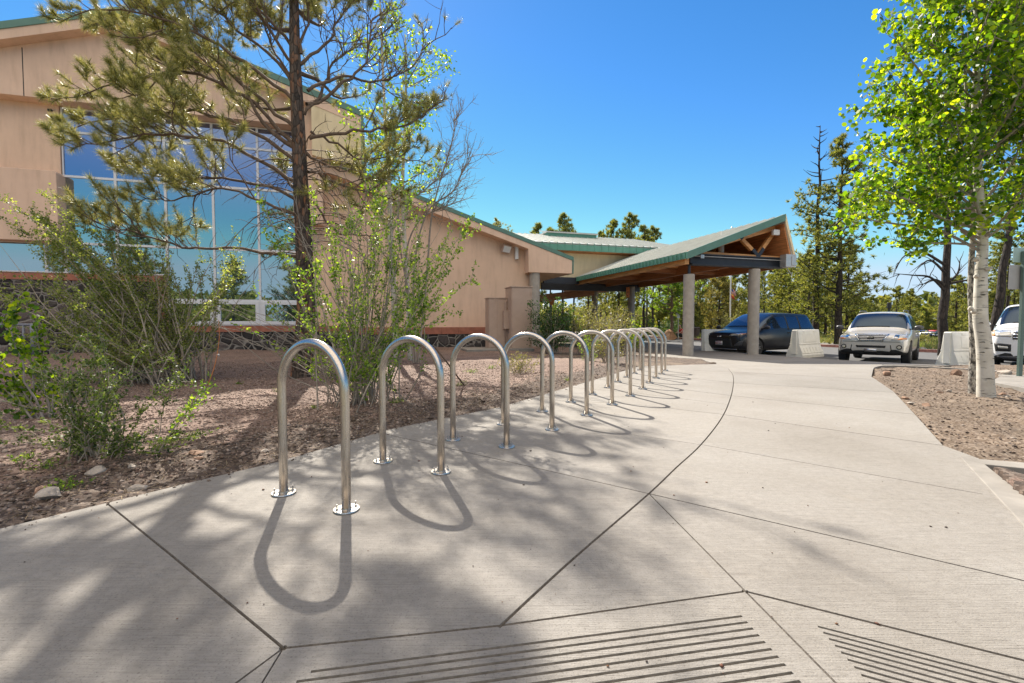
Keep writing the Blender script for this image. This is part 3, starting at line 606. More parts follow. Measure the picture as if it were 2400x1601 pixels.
def rock(name, c, size, mat, label, cat, seed, sx=(1, .8, .5), group=None):
    bm = bmesh.new(); bmesh.ops.create_icosphere(bm, subdivisions=3, radius=1); rr = random.Random(seed)
    pl = [(Vector((rr.gauss(0, 1), rr.gauss(0, 1), rr.gauss(0, 1))).normalized(), rr.uniform(.55, .9)) for _ in range(14)]
    for v in bm.verts:
        for n_, d_ in pl:
            e = v.co.dot(n_)-d_
            if e > 0: v.co -= n_*e
        v.co = Vector((v.co.x*sx[0], v.co.y*sx[1], v.co.z*sx[2]))*size
    me = bpy.data.meshes.new(name); bm.to_mesh(me); bm.free(); me.materials.append(mat)
    o = bpy.data.objects.new(name, me); COL.objects.link(o); o.location = c; o.rotation_euler = (0, 0, rr.uniform(0, 6.28))
    return tag(o, label, cat, group)
def on_bed(px, py, dz=0):
    p = G(px, py); return Vector((p.x, p.y, float(bed_z(np.array([p.x]), np.array([p.y]))[0])+dz))
rk = [((228, 1113), .07, 'rock', 'flat pale rock below the small green shrub at left'), ((325, 1136), .062, 'rock', 'pale oval rock beside the slab edge right of the low weeds'),
      ((118, 1163), .085, 'rock', 'large whitish rock at the left under a tuft of weeds'), ((100, 1150), .07, 'rockb', 'brown rock behind the large whitish rock at left'),
      ((460, 1072), .06, 'rockb', 'reddish brown rock in front of the small shrub on the right side'), ((465, 1083), .045, 'rockb', 'small brown rock leaning on the reddish rock'),
      ((310, 1104), .04, 'rock', 'pale pebble-sized rock between two flat rocks'), ((620, 1055), .04, 'rock', 'whitish rock in the mulch behind the nearest hoop'),
      ((225, 1065), .08, 'rock', 'white rock under the small green shrub')]
for i, (q, s_, m_, l_) in enumerate(rk): rock('rock', on_bed(*q, s_*.12), s_, M[m_], l_, 'rock', i, group='rocks in the planting bed')
def on_soil(px, py, dz=0):
    p = G(px, py, -.04); return Vector((p.x, p.y, float(soil_z(np.array([p.x]), np.array([p.y]))[0])+dz))
rock('tree_stump', on_soil(2078, 880, .03), .10, M['rockb'], 'small splintered brown stump near the corner of the walk', 'stump', 31, (1, .7, .9))
rock('tree_stump', on_soil(2240, 882, .03), .12, M['rockb'], 'larger broken stump behind the bed left of the aspen', 'stump', 32, (1.1, .7, .8))
STL = ['pale stone left of the aspen foot, farthest left of its patch', 'brown stone beside the slab edge left of the aspen', 'small brown stone on the soil left of the aspen stems', 'pale stone nearest the rear aspen stem', 'brown stone between slab and aspen stems', 'brown stone right of the front aspen stem', 'pale stone lying right of the aspen near the pad', 'tiny brown stone against the front aspen stem']
for i, q in enumerate(((2135, 955), (2120, 940), (2172, 958), (2225, 925), (2200, 930), (2350, 930), (2360, 945), (2310, 925))):
    rock('stone', on_soil(*q, .015), .045+.012*(i % 3), M['rockb' if i % 3 else 'rock'], STL[i], 'stone', 40+i, group='stones in the right bed')
rock('stone', on_soil(2352, 880, .04), .16, M['rock'], 'smooth pale round stone beside the sign post', 'stone', 60, (1, .8, .5))
rock('paper_scrap', on_bed(512, 836, .02), .09, M['white'], 'crumpled white paper scrap on the gravel before the stone base', 'paper', 91, (1, .6, .5))
b = D(1572, 784, 37); rock('boulder', (b.x, b.y, far(0, 37)+.2), .66, M['boulder'], 'big orange sandstone boulder across the road behind a tree trunk', 'boulder', 77, (1.05, .8, 1.0))
# ================================================================= bike hoops
CEN = [(-1.112, 2.594), (-.703, 3.230), (-.274, 3.869), (.145, 4.486), (.575, 5.166), (.985, 5.811), (1.371, 6.466), (1.73, 7.145), (2.04, 7.85), (2.36, 8.54), (2.68, 9.23), (2.98, 9.93)]
ANG = [-28.3, -28, -26.5, -27, -24.6, -20, -15, -16, -15, -14, -13, -12]
r0 = empty('bike_rack', (0, 0, 0)); W2, R, HS = .258, .258, .632
path = [(-W2, 0, 0), (-W2, 0, .3), (-W2, 0, HS-.05)]+[(-W2*math.cos(a), 0, HS+R*math.sin(a)) for a in np.linspace(0, math.pi, 33)]+[(W2, 0, HS-.05), (W2, 0, .3), (W2, 0, 0)]
mb = MB(); mb.tube(path, .0241, 32); mb.build('hoop', M['steel'], r0, smooth=True)
for sx in (-1, 1):
    mb = MB(); mb.lathe([(.01, .0), (.066, 0), (.068, .003), (.066, .009), (.03, .010), (.029, .016), (.02, .016)], (sx*W2, 0, .0015), 40)
    fl = mb.build('flange', M['steel'], r0)
    for k in range(4):
        a = math.pi/4+k*math.pi/2+.3; c = Vector((sx*W2+.049*math.cos(a), .049*math.sin(a), .010)); b = MB()
        b.cyl(c, c+UP*.003, .0085, 14); b.cyl(c+UP*.003, c+UP*.010, .0068, 6); b.cyl(c+UP*.010, c+UP*(.030+.008*(k % 2)), .0033, 8)
        b.build('anchor_bolt', M['bolt'], fl)
LBL = ['brushed steel bike hoop nearest the viewer, its shadow lowest on the walk', 'second bike hoop of the row, standing before the tall multi-stem shrub', 'third bike hoop of the row, its right leg overlapping the fourth',
       'fourth bike hoop of the row, in front of the tan cabinets', 'fifth bike hoop of the row, past the tan cabinets', 'sixth bike hoop of the row counted from the nearest', 'seventh bike hoop of the row counted from the nearest',
       'eighth bike hoop of the row, fifth from the far end', 'fourth bike hoop from the far end of the row', 'third bike hoop from the far end of the row', 'bike hoop just before the farthest one', 'farthest bike hoop at the end of the row']
KIDS = {o.name: list(o.children) for o in bpy.data.objects if o.children}
for i, ((x, y), a) in enumerate(zip(CEN, ANG)):
    o = r0 if i == 0 else copy_tree(r0)
    o.location = (x, y, float(hgt(x, y))); o.rotation_euler = (0, 0, math.radians(a)); tag(o, LBL[i], 'bike rack', 'steel bike hoops along the walk')
KIDS = {}
# ================================================================= stucco building
A = FAC.at; Pf = FAC.pt
bld = empty('community_building', Pf(-6, 0), 'tan stucco building with tall window wall, green roof edge and dark stone base', 'building')
def wpr(mb, poly, o0, o1, mi=0, pl=FAC): mb.prism([pl.pt(a, z, o0) for a, z in poly], pl.n*(o1-o0), mi)
def wbox(mb, s0, s1, z0, z1, o0, o1, mi=0, pl=FAC): wpr(mb, [(s0, z0), (s1, z0), (s1, z1), (s0, z1)], o0, o1, mi, pl)
sL = -19.2
zr = lambda x: A(x, 0)[0]
s_win0 = A(148, 300)[0]; s_end = A(757, 450, .5)[0]; s_winR = A(728, 500)[0]; s_386 = A(386, 600)[0]
zH = (A(150, 250, .1)[1]+A(602, 296, .1)[1])/2
# roof lines measured on the fascia face
FO = 1.05
pk = A(275.5, 15.3, FO); lf = A(0, 49.5, FO); rt = A(725, 207, FO)
mL = (pk[1]-lf[1])/(pk[0]-lf[0]); mR = (rt[1]-pk[1])/(rt[0]-pk[0])
s_re = A(846, 300, FO)[0]; zl = pk[1]+mL*(sL-pk[0]); zre = pk[1]+mR*(s_re-pk[0])
tr = .22; fa = A(277, 24, FO)[1]-A(277, 46, FO)[1]
# lower wing
LF = .62
lA = A(807, 387, LF); lB = A(1345, 602.5, LF); mW = (lB[1]-lA[1])/(lB[0]-lA[0]); s_w1 = lB[0]; s_wc = A(1240, 600, LF)[0]; s_wall1 = A(1262, 700)[0]
# volumes
mb = MB(); wpr(mb, [(sL, -.3), (s_end, -.3), (s_end, zre+mR*(s_end-s_re)-.6), (pk[0], pk[1]-.7), (sL, zl-.7)], -.02, -16)
mb.build('wall_core', M['stucco'], bld)
mb = MB(); zt = lambda s: lA[1]+mW*(s-lA[0]); wpr(mb, [(s_end-.5, -.3), (s_wall1, -.3), (s_wall1, zt(s_wall1)-.3), (s_end-.5, zt(s_end-.5)-.3)], 0, -14)
mb.build('wing_wall', M['stucco'], bld)
# gable panel over the window wall
PO = .62; mb = MB(); wpr(mb, [(sL, zH), (s_end, zH), (s_end+.02, zre+mR*(s_end-s_re)-tr-fa+.2), (pk[0], pk[1]-tr-fa+.2), (sL, zl-tr-fa+.2)], PO, -.01)
gp = mb.build('gable_panel', M['stucco2'], bld)
mb = MB(); s53 = A(53, 150, PO)[0]; wbox(mb, s53-.012, s53+.012, zH, zl-tr-fa+.9, PO+.004, PO-.01); mb.build('expansion_joint', M['black'], gp)
# rake fascia and roof
mb = MB(); wpr(mb, [(sL, zl-tr-fa), (pk[0], pk[1]-tr-fa), (s_re, zre-tr-fa), (s_re, zre-tr), (pk[0], pk[1]-tr), (sL, zl-tr)], FO-.03, -.01)
mb.build('fascia', M['stucco2'], bld)
mb = MB(); wpr(mb, [(sL, zl-tr), (pk[0], pk[1]-tr), (s_re+.08, zre-tr), (s_re+.08, zre), (pk[0], pk[1]), (sL, zl)], FO, -16)
mb.build('roof', M['greend'], bld)
# upper right end: short return down to the wing
mb = MB(); zb = A(846, 392, FO)[1]; wpr(mb, [(s_end-.3, zb+.3), (s_re, zb), (s_re, zre-tr), (s_end-.3, zre-tr-fa+1.2)], FO-.05, -.3); mb.build('gable_end', M['hallstucco'], bld)
mb = MB(); wbox(mb, s_re, s_re+.08, zb, zre-tr+.02, FO, -.3); mb.build('end_trim', M['greend'], bld)
# drop box beside the window wall
s7a, zd = A(700, 523, PO); mb = MB(); wbox(mb, A(722, 450, PO)[0]-.5, s_end+.0, zd, zH+.05, PO+.01, 0); mb.build('drop_box', M['stucco2'], bld, bevel=.02)
for q in ((118, 259), (6, 99)):
    vs0, vz0 = A(*q, .14); mb = MB(); wbox(mb, vs0-.05, vs0+.05, vz0-.03, vz0+.03, .20, -.01); mb.build('vent', M['black'], bld)
# side stucco left of the window wall, its ledge and pilaster
z1_ = A(148, 405, .3)[1]; zlow = A(120, 566, .45)[1]; sp = A(146, 500, .12)[0]
mb = MB(); wbox(mb, sL, sp, z1_, zH, .12, -.01); mb.build('stucco_field', M['stucco'], bld)
mb = MB(); sp2 = A(135, 500, .5)[0]; wpr(mb, [(sL, zlow), (sp2, zlow), (sp2, z1_-.06), (sp2-.06, z1_), (sL, z1_)], .5, -.01); mb.build('pilaster', M['stucco2'], bld, bevel=.02)
# stone base, sandstone course
zs1, zs0 = A(200, 642, .25)[1], A(200, 658, .25)[1]; zb1, zb0 = A(560, 763, .2)[1], A(560, 778, .2)[1]; s365 = A(368, 700, .3)[0]
mb = MB(); wbox(mb, sL, s365, -.3, zs0, .30, -.01); wbox(mb, s365, s_386, -.3, zb0, .28, -.01); wbox(mb, s_386, s_winR+.6, -.3, zb0, .12, -.01); mb.build('stone_base', M['stone'], bld)
mb = MB(); wbox(mb, s_winR+.6, s_wall1, -.3, A(1050, 783, .1)[1], .10, -.01); mb.build('stone_base', M['stone'], bld)
cs = MB(); s = sL
rr = random.Random(2)
while s < s365:
    l = rr.uniform(.5, 1.1); wbox(cs, s, min(s+l, s365)-.008, zs0, zs1-.03, .34, -.01); s += l
z = zb0
while z < zs1-.1:
    wbox(cs, s365+.004, s_386-.03, z+.004, min(z+.42, zs1-.04), .31, -.01); z += .42
s = s_386
while s < s_wall1:
    l = rr.uniform(.5, .9); g0 = .16 if s < s_winR+.6 else .13; wbox(cs, s, min(s+l, s_wall1)-.008, zb0 if s < s_winR+.6 else A(1050, 783, .1)[1], zb1-.02 if s < s_winR+.6 else A(1050, 767, .1)[1], g0, -.01); s += l
cs.build('sandstone_course', M['sand'], bld)
# window wall
cw = MB(); MU = [148, 270, 386.5, 498, 604, 716]; SM = [A(x, 400, .03)[0] for x in MU]
ZR = [zH-.02, A(153, 309, .03)[1], A(153, 413, .03)[1], A(153, 570, .03)[1]]
zb_ = A(602, 705, .03)[1]; zb2 = A(602, 763, .03)[1]; zm = zs1
fr = .075
panes = []
cols = [(SM[i], SM[i+1]) for i in range(5)]
for i, (a, b) in enumerate(cols):
    low = [zm+.03] if i < 2 else [zb_]
    zz = ZR+low
    for j in range(len(zz)-1): panes.append((a, b, zz[j+1], zz[j], j))
    if i >= 2: panes.append((a, b, zb2, zb_, 9))
sA = sL
while sA < SM[0]-.3:
    panes.append((max(SM[0]-((SM[0]-sA)), sA), min(sA+1.55, SM[0]), zm+.03, A(153, 570, .03)[1], 8)); sA += 1.55
frame = MB()
for a, b, z0, z1, j in panes:
    wbox(frame, a-.0, a+fr/2, z0, z1, .07, 0); wbox(frame, b-fr/2, b, z0, z1, .07, 0); wbox(frame, a+fr/2, b-fr/2, z0, z0+fr/2, .068, 0); wbox(frame, a+fr/2, b-fr/2, z1-fr/2, z1, .068, 0)
    if j == 9:
        wbox(frame, a+fr/2, a+.16, z0+fr/2, z1-fr/2, .09, 0); wbox(frame, b-.16, b-fr/2, z0+fr/2, z1-fr/2, .09, 0); wbox(frame, a+.16, b-.16, z0+fr/2, z0+.16, .09, 0); wbox(frame, a+.16, b-.16, z1-.14, z1-fr/2, .09, 0)
wf = frame.build('window_frame', M['alu'], bld)
for a, b, z0, z1, j in panes:
    g = MB(); wbox(g, a+fr/2, b-fr/2, z0+fr/2, z1-fr/2, .03, .01); g.build('pane', M['glassup' if j in (0, 1) else 'glass'], wf)
# wall lights, floodlight
mb = MB(); q = A(283, 52, FO+.05); wbox(mb, A(276, 60, FO)[0], A(290, 60, FO)[0], A(283, 86, FO)[1], A(283, 52, FO)[1], FO-.25, FO-.42); mb.build('wall_light', M['white'], bld, bevel=.05)
def wlight(px, y0, y1, off):
    s_, za = A(px, y0, off); _, zb3 = A(px, y1, off); m_ = MB(); c = Pf(s_, 0, off); m_.cyl(c+UP*zb3, c+UP*za, .085, 20); m_.cyl(c+UP*(za-.002), c+UP*(za+.01), .09, 20); o = m_.build('wall_light', M['white'], bld, smooth=False); return o
wlight(770, 405, 437, .12); wlight(1211, 579, 608, .12)
fl = MB(); c = Pf(*A(1188, 584, .25), .25); 
ax = (NV*.85+EV*.1-UP*.45).normalized(); rx = EV*.97-UP*.22; rx = (rx-ax*rx.dot(ax)).normalized(); uy = ax.cross(rx)
fl.hexa(c-rx*.2-uy*.17-ax*.1, rx*.40, uy*.34, ax*.12); fo = fl.build('flood_light', M['boxpaint'], bld, bevel=.01)
fl = MB(); fl.hexa(c-rx*.16-uy*.13+ax*.021, rx*.32, uy*.26, ax*.006); fl.build('lens', M['white'], fo)
fl = MB(); fl.cyl(c-ax*.1, c-ax*.25, .02, 8); fl.build('bracket', M['boxpaint'], fo)
# wing fascia, end box and roof
mb = MB(); b0z = A(776, 407, LF); mb_b = A(1239, 583, LF); mbm = (mb_b[1]-b0z[1])/(mb_b[0]-b0z[0]); zbx = A(1239, 638, LF)[1]
gt = .16; se = s_end-.2
wpr(mb, [(se, b0z[1]+mbm*(se-b0z[0])), mb_b, (s_wc, zbx), (s_w1-.06, zbx), (s_w1-.06, lB[1]-gt-mW*.06), (se, zt(se)-gt)], LF-.03, -.01)
mb.build('fascia', M['stucco2'], bld, bevel=.012)
mb = MB(); wpr(mb, [(se-.5, zt(se-.5)-gt), (s_w1, lB[1]-gt), (s_w1, lB[1]), (se-.5, zt(se-.5))], LF, -14); wbox(mb, s_w1-.06, s_w1, zbx, lB[1]-gt, LF-.01, -.01)
wf_ = mb.build('wing_roof', M['greend'], bld)
mb = MB(); wpr(mb, [(s_wall1, zbx+.0), (s_w1-.06, zbx+.0), (s_w1-.06, lB[1]-gt-.02), (s_wall1, zt(s_wall1)-gt-.02)], -.01, -14); mb.build('eave', M['stucco2'], bld)
# corner column
cb = Pf(A(1253, 700, .33)[0], 0, .33); mb = MB(); mb.lathe([(.22, -.3), (.22, zbx)], (cb.x, cb.y, 0), 32); mb.build('column', M['colconc'], bld, smooth=False)
# railing by the stone base at the far left
ra = empty('railing', Pf(A(40, 760, 1.2)[0], 0, 1.2), 'grey blue pipe handrail in front of the dark stone wall at far left', 'railing')
mb = MB(); s0_, zr_ = A(-80, 761, 1.2); s1_, zr1 = A(84, 762, 1.2); mb.tube([Pf(s0_-2, zr_, 1.2), Pf(s1_-.1, zr_, 1.2), Pf(s1_, zr_-.03, 1.2), Pf(s1_, zr_-.2, 1.2)], .04, 10); mb.build('rail', M['pipe'], ra, smooth=True)
for px in (-60, 56, 78):
    mb = MB(); s_, _ = A(px, 800, 1.2); mb.cyl(Pf(s_, -.1, 1.2), Pf(s_, zr_, 1.2), .035 if px < 70 else .07, 10); mb.build('post', M['pipe'], ra, smooth=True)
# electrical cabinets
def cab(name, px0, px1, ytop, off, depth, lab, parts):
    s0_, _ = A(px0, 800, off); s1_, _ = A(px1, 800, off); zt_ = A(px1, ytop, off)[1]; root = empty(name, Pf((s0_+s1_)/2, 0, off), lab, 'utility cabinet')
    m_ = MB(); wbox(m_, s0_, s1_, -.05, zt_, off, off-depth); m_.build('body', M['boxpaint'], root, bevel=.008)
    m_ = MB(); wbox(m_, s0_-.03, s1_+.03, zt_, zt_+.035, off+.03, off-depth-.03); m_.build('lid', M['boxpaint'], root, bevel=.005)
    parts(root, s0_, s1_, zt_, off); return root
def p1(root, s0, s1, zt_, off):
    m_ = MB(); wbox(m_, s0+.03, s1-.07, .08, zt_-.05, off+.012, off); m_.build('door', M['boxpaint'], root, bevel=.004)
    for zz in (.35, 1.1, zt_-.3): m_ = MB(); m_.cyl(Pf(s1-.055, zz, off+.015), Pf(s1-.055, zz+.12, off+.015), .012, 8); m_.build('hinge', M['boxpaint'], root)
def p2(root, s0, s1, zt_, off):
    m_ = MB(); wbox(m_, s0+.02, s0+.30, .1, zt_-.06, off+.012, off); wbox(m_, s0+.34, s1-.02, .1, zt_-.06, off+.012, off); m_.build('door', M['boxpaint'], root, bevel=.004)
    m_ = MB(); m_.tube([Pf(s0+.62, .1, off+.05), Pf(s0+.62, zt_-.15, off+.05), Pf(s0+.68, zt_-.06, off+.03)], .022, 8); m_.build('conduit', M['boxpaint'], root, smooth=True)
    for k in (.2, .9): m_ = MB(); wbox(m_, s0+k, s0+k+.04, zt_-.18, zt_+.02, off+.03, off+.012); m_.build('hasp', M['boxpaint'], root)
def p0(root, s0, s1, zt_, off): pass
cab('utility_cabinet', 1199, 1247, 674, 3.0, .85, 'tallest tan utility cabinet, in front of the corner column', p1)
cab('utility_cabinet', 1146, 1198, 700, 2.45, .6, 'lower tan utility cabinet with flat lid beside the tall one', p2)
q = A(1182, 728, 2.75); m_ = MB(); s0_, z1q = A(1181, 728, 2.62); s1_, z0q = A(1197, 771, 2.62); wbox(m_, s0_, s1_, z0q, z1q, 2.66, 2.46); 
mo = m_.build('meter_box', M['boxpaint'], None, bevel=.006, base=Pf(s0_, z0q, 2.46)); tag(mo, 'small tan meter box mounted between the two cabinets', 'meter box')
m_ = MB(); s0_, s1_ = A(1086, 822, 2.6)[0], A(1250, 822, 3.2)[0]; wbox(m_, s0_, s1_, -.1, .07, 3.3, 1.6); tag(m_.build('cabinet_plinth', M['kerb'], bevel=.01, base=Pf(s0_, 0, 3)), 'low concrete plinth under the utility cabinets', 'plinth')
# ================================================================= hall behind with metal roof
hall = empty('main_hall', HALL.pt(0, 0), 'yellow tan hall behind with silver ribbed metal roof and green fascia', 'building')
Ha = HALL.at
zf0, zf1 = Ha(1400, 590, .8)[1], Ha(1400, 573, .8)[1]; hs0, hs1 = Ha(1215, 580, .8)[0], Ha(1640, 590, .8)[0]
mb = MB(); wbox(mb, hs0, hs1-1.0, 3.45, zf0+.05, 0, -8, pl=HALL); mb.build('wall', M['hallstucco'], hall)
mb = MB(); wbox(mb, hs0, hs1, zf0, zf1, .8, .72, pl=HALL)
n_ = int((hs1-hs0)/.42)
for i in range(n_): s_ = hs0+i*.42; wbox(mb, s_, s_+.03, zf0, zf1+.02, .82, .8, pl=HALL)
mb.build('fascia', M['green'], hall)
mb = MB(); wbox(mb, hs0, hs1, zf0-.02, zf0+.03, .72, 0, pl=HALL); mb.build('soffit', M['deck'], hall)
rid = 6.2; zrd = Ha(1400, 557, -rid)[1]; mb = MB()
mb.prism([HALL.pt(hs0, zf1, .8), HALL.pt(hs1, zf1, .8), HALL.pt(hs1, zrd, -rid), HALL.pt(hs0, zrd, -rid)], (0, 0, -.08))
for i in range(n_+1):
    s_ = hs0+i*.42; d = (HALL.pt(s_, zrd, -rid)-HALL.pt(s_, zf1, .8)); mb.hexa(HALL.pt(s_, zf1, .8), EV*.03, d, UP*.05)
ro = mb.build('roof', M['roofmetal'], hall)
mb = MB(); mb.prism([HALL.pt(hs0, zrd, -rid-.01), HALL.pt(hs1, zrd, -rid-.01), HALL.pt(hs1, zf1, -rid*2-.8), HALL.pt(hs0, zf1, -rid*2-.8)], (0, 0, -.08)); mb.build('roof', M['roofmetal'], hall)
o1 = -rid+1.6; a0_, za_ = Ha(1282, 557, o1); a1_, _ = Ha(1398, 557, o1); zs_ = Ha(1340, 548, o1)[1]
mb = MB(); wbox(mb, a0_, a1_, za_-.4, zs_, o1, o1-2.6, pl=HALL); sk = mb.build('skylight', M['green'], hall)
mb = MB(); wpr(mb, [(a0_-.08, zs_), (a1_+.08, zs_), (a1_+.08, zs_+.08), (a0_-.08, zs_+.08)], o1+.1, o1-2.7, pl=HALL); mb.prism([HALL.pt(a0_-.08, zs_+.08, o1+.1), HALL.pt(a1_+.08, zs_+.08, o1+.1), HALL.pt(a1_+.08, zs_+.35, o1-1.3), HALL.pt(a0_-.08, zs_+.35, o1-1.3)], (0, 0, -.05)); mb.build('glazing', M['white'], sk)
# ================================================================= canopy
Ta = TR.at
can = empty('entrance_canopy', TR.pt(0, -.13), 'timber truss entrance canopy with green metal roof on round concrete columns', 'canopy')
T = lambda px, py, off=0: TR.pt(*Ta(px, py, off), off)
RO = .45; ev_s, ev_z = Ta(1612, 592, RO); ap_s, ap_z = Ta(1842, 503, RO); rt_s, rt_z = Ta(1863, 599, RO); LB = 9.1
def span(name, poly, o0, o1, mat, bev=0): m_ = MB(); wpr(m_, poly, o0, o1, 0, TR); return m_.build(name, mat, can, bevel=bev)
th = .10; dk = .07
rf = span('roof', [(ev_s, ev_z), (ap_s, ap_z), (ap_s, ap_z-th), (ev_s, ev_z-th)], RO-.05, -LB, M['roofmetal'])
span('roof', [(ap_s+.005, ap_z), (rt_s, rt_z), (rt_s-.1, rt_z), (ap_s+.005, ap_z-th*3)], RO-.05, -LB, M['roofmetal'])
span('rake_trim', [(ev_s-.02, ev_z+.03), (ap_s, ap_z+.03), (ap_s, ap_z-.22), (ev_s-.02, ev_z-.22)], RO, RO-.05, M['greend'])
span('rake_trim', [(ap_s+.005, ap_z+.03), (rt_s+.03, rt_z), (rt_s-.05, rt_z), (ap_s+.005, ap_z-.30)], RO, RO-.05, M['hallstucco'])
m_ = MB(); slope = (ap_z-ev_z)/(ap_s-ev_s)
for i in range(24):
    o_ = RO-.1-i*.4
    if o_ < -LB: break
    m_.hexa(TR.pt(ev_s, ev_z, o_), EV*(ap_s-ev_s)+UP*(ap_z-ev_z), BV*.03, UP*.035)
m_.build('roof_seam', M['roofmetal'], can)
m_ = MB(); wbox(m_, ev_s-.06, ev_s-.02, ev_z-.20, ev_z+.02, RO, -LB, pl=TR)
for i in range(40):
    o_ = RO-.05-i*.24
    if o_ < -LB: break
    wbox(m_, ev_s-.085, ev_s-.06, ev_z-.20, ev_z+.02, o_, o_-.05, pl=TR)
m_.build('eave_fascia', M['green'], can)
dkp = span('deck', [(ev_s, ev_z-th-.005), (ap_s, ap_z-th-.005), (ap_s, ap_z-th-dk), (ev_s, ev_z-th-dk)], RO-.06, -LB, M['deck'])
span('deck', [(ap_s+.005, ap_z-th*3-.01), (rt_s-.11, rt_z), (rt_s-.18, rt_z), (ap_s+.005, ap_z-th*3-.2)], RO-.06, -LB, M['deck'])
def mem(name, p, q, w_, d, mat, off=0): m_ = MB(); a = T(*p, off); b = T(*q, off); m_.member(a, b, w_, d); return m_.build(name, mat, can)
for off in (.0, -3.0, -6.0):
    nm = 'truss_member'
    def tm(p, q, w_, mat=M['wood'], o_=0):
        a = Ta(*p); b = Ta(*q); m_ = MB(); m_.member(TR.pt(*a, off+o_), TR.pt(*b, off+o_), w_, .16-2*abs(o_)); m_.build(nm, mat, can)
    tm((1640, 585), (1828, 531), .17); tm((1612, 594), (1838, 608), .20); tm((1733, 551), (1776, 596), .13, o_=-.02); tm((1824, 534), (1779, 597), .13, o_=-.02); tm((1831, 530), (1849, 598), .17)
    if off == 0:
        nm = 'steel_connector'
        tm((1729, 546), (1741, 560), .14, M['steelpaint'], .01); tm((1765, 585), (1777, 600), .13, M['steelpaint'], .012); tm((1790, 582), (1778, 600), .13, M['steelpaint'], .014); tm((1821, 539), (1829, 529), .14, M['steelpaint'], .01); tm((1620, 593), (1646, 584), .09, M['steelpaint'], .01); tm((1845, 586), (1849, 600), .18, M['steelpaint'], .01); tm((1777, 597), (1777, 606), .10, M['steelpaint'], .016)
        nm = 'truss_member'
# steel beam under the truss with conduit
zc0 = Ta(1617, 621)[1]; zc1 = Ta(1617, 595)[1]; sR = Ta(1836, 620)[0]
m_ = MB(); wbox(m_, 0-.02, sR, zc0, zc0+.05, .14, -.20, pl=TR); wbox(m_, -.02, sR, zc0+.05, zc1-.04, .02, -.02, pl=TR); wbox(m_, -.02, sR, zc1-.04, zc1, .14, -.20, pl=TR); m_.build('steel_beam', M['steelpaint'], can)
m_ = MB(); zz = (zc0+zc1)/2+.10; m_.tube([TR.pt(-.1, zz, .17), TR.pt(.3, zz, .17), TR.pt(sR-.1, zz-.02, .17), TR.pt(sR-.02, zz-.3, .17), TR.pt(sR+.25, zz-.55, .17)], .016, 8); m_.build('conduit', M['conduit'], can, smooth=True)
for s_ in (.28, sR-.12): m_ = MB(); wbox(m_, s_, s_+.14, zz-.07, zz+.05, .19, .15, pl=TR); m_.build('junction_box', M['conduit'], can)
m_ = MB(); c = T(1818, 545, .2); m_.box(c, (.27, .12, .2), .25); m_.build('flood_light', M['white'], can, bevel=.02)
m_ = MB(); c = T(1847, 612, .3); m_.box(c, (.46, .3, .46), .25); m_.box(c-NV*-.16+EV*.1, (.2, .04, .36), .25); m_.build('heater', M['conduit'], can, bevel=.02)
m_ = MB(); c = T(1690, 578, -1.2); m_.lathe([(.03, .12), (.11, .1), (.11, -.22), (.1, -.24)], c, 16); m_.cyl(c+UP*.1, c+UP*.6, .012, 6); m_.build('pendant_light', M['white'], can)
# long glulams running back
def glu(s_, z0, z1, b0, b1, w_, mat=M['wood'], name='glulam_beam'): m_ = MB(); wbox(m_, s_, s_+w_, z0, z1, b0, b1, pl=TR); return m_.build(name, mat, can)
glu(ev_s+.10, zc0, zc0+.40, .16, -LB, .17)
glu(ev_s+2.1, zc0-.02, zc0+.42, -.25, -15.5, .17, M['wooddark']); glu(sR-.35, zc0-.02, zc0+.42, -.25, -17.5, .17, M['wooddark']); glu(ev_s+2.1, zc0+.45, zc0+.5, -.25, -15, 2.2, M['deck'], 'soffit')
for b_ in (-3.1, -6.2): m_ = MB(); wbox(m_, ev_s+.3, sR-.2, zc0+.06, zc0+.36, b_, b_-.12, pl=TR); m_.build('cross_beam', M['wooddark'], can)
def xbeam(x0, y0, x1, h, b_):
    s0_, z0_ = Ta(x0, y0, b_); s1_, _ = Ta(x1, y0, b_); m_ = MB(); wbox(m_, s0_, s1_, z0_, z0_+h, b_, b_-.18, pl=TR); m_.build('steel_beam', M['steelpaint'], can)
xbeam(1270, 679, 1500, .38, -9.5); xbeam(1275, 664, 1380, .34, -8.6)
m_ = MB(); a = T(1262, 700, -10.2); b = T(1400, 684, -13); m_.member(a, b, .42, .18, mi=0); m_.build('glulam_beam', M['wooddark'], can)
def col(px, yb, yt, off, r=.19, cap=0):
    s_, zt_ = Ta(px, yt, off); zb_q = Ta(px, yb, off)[1]; c = TR.pt(s_, 0, off); m_ = MB(); m_.lathe([(r, zb_q-.25), (r, zt_-.015), (r-.015, zt_)], c, 36); o = m_.build('column', M['colconc'], can)
    if cap: k = MB(); k.cyl(TR.pt(s_, zt_, off), TR.pt(s_, zc0, off), .05, 12); k.build('steel_post', M['steelpaint'], o)
col(1615, 832, 643, -.0, .188, 1); col(1768, 834, 631, -.0, .195); col(1480, 806, 672, -9.5, .19); col(1394, 806, 684, -13, .2)
for px, y0, y1, off in ((1471.5, 674, 697, -9.3),):
    root = empty('arrow_sign', T(px, y1, off), 'narrow vertical orange sign with dark lettering hung on the rear canopy column', 'sign')
    s_, z1q = Ta(px, y0, off); z0q = Ta(px, y1, off)[1]; m_ = MB(); wbox(m_, s_-.1, s_+.1, z0q, z1q, off+.02, off, pl=TR); m_.build('panel', M['orange'], root)
    m_ = MB(); 
    for k, ch in enumerate(('E', 'R', '\u2190')): place_text(m_, ch, .15, TR.pt(s_, z1q-.1-k*.17, off+.026), EV, UP)
    m_.build('lettering', M['black'], root)
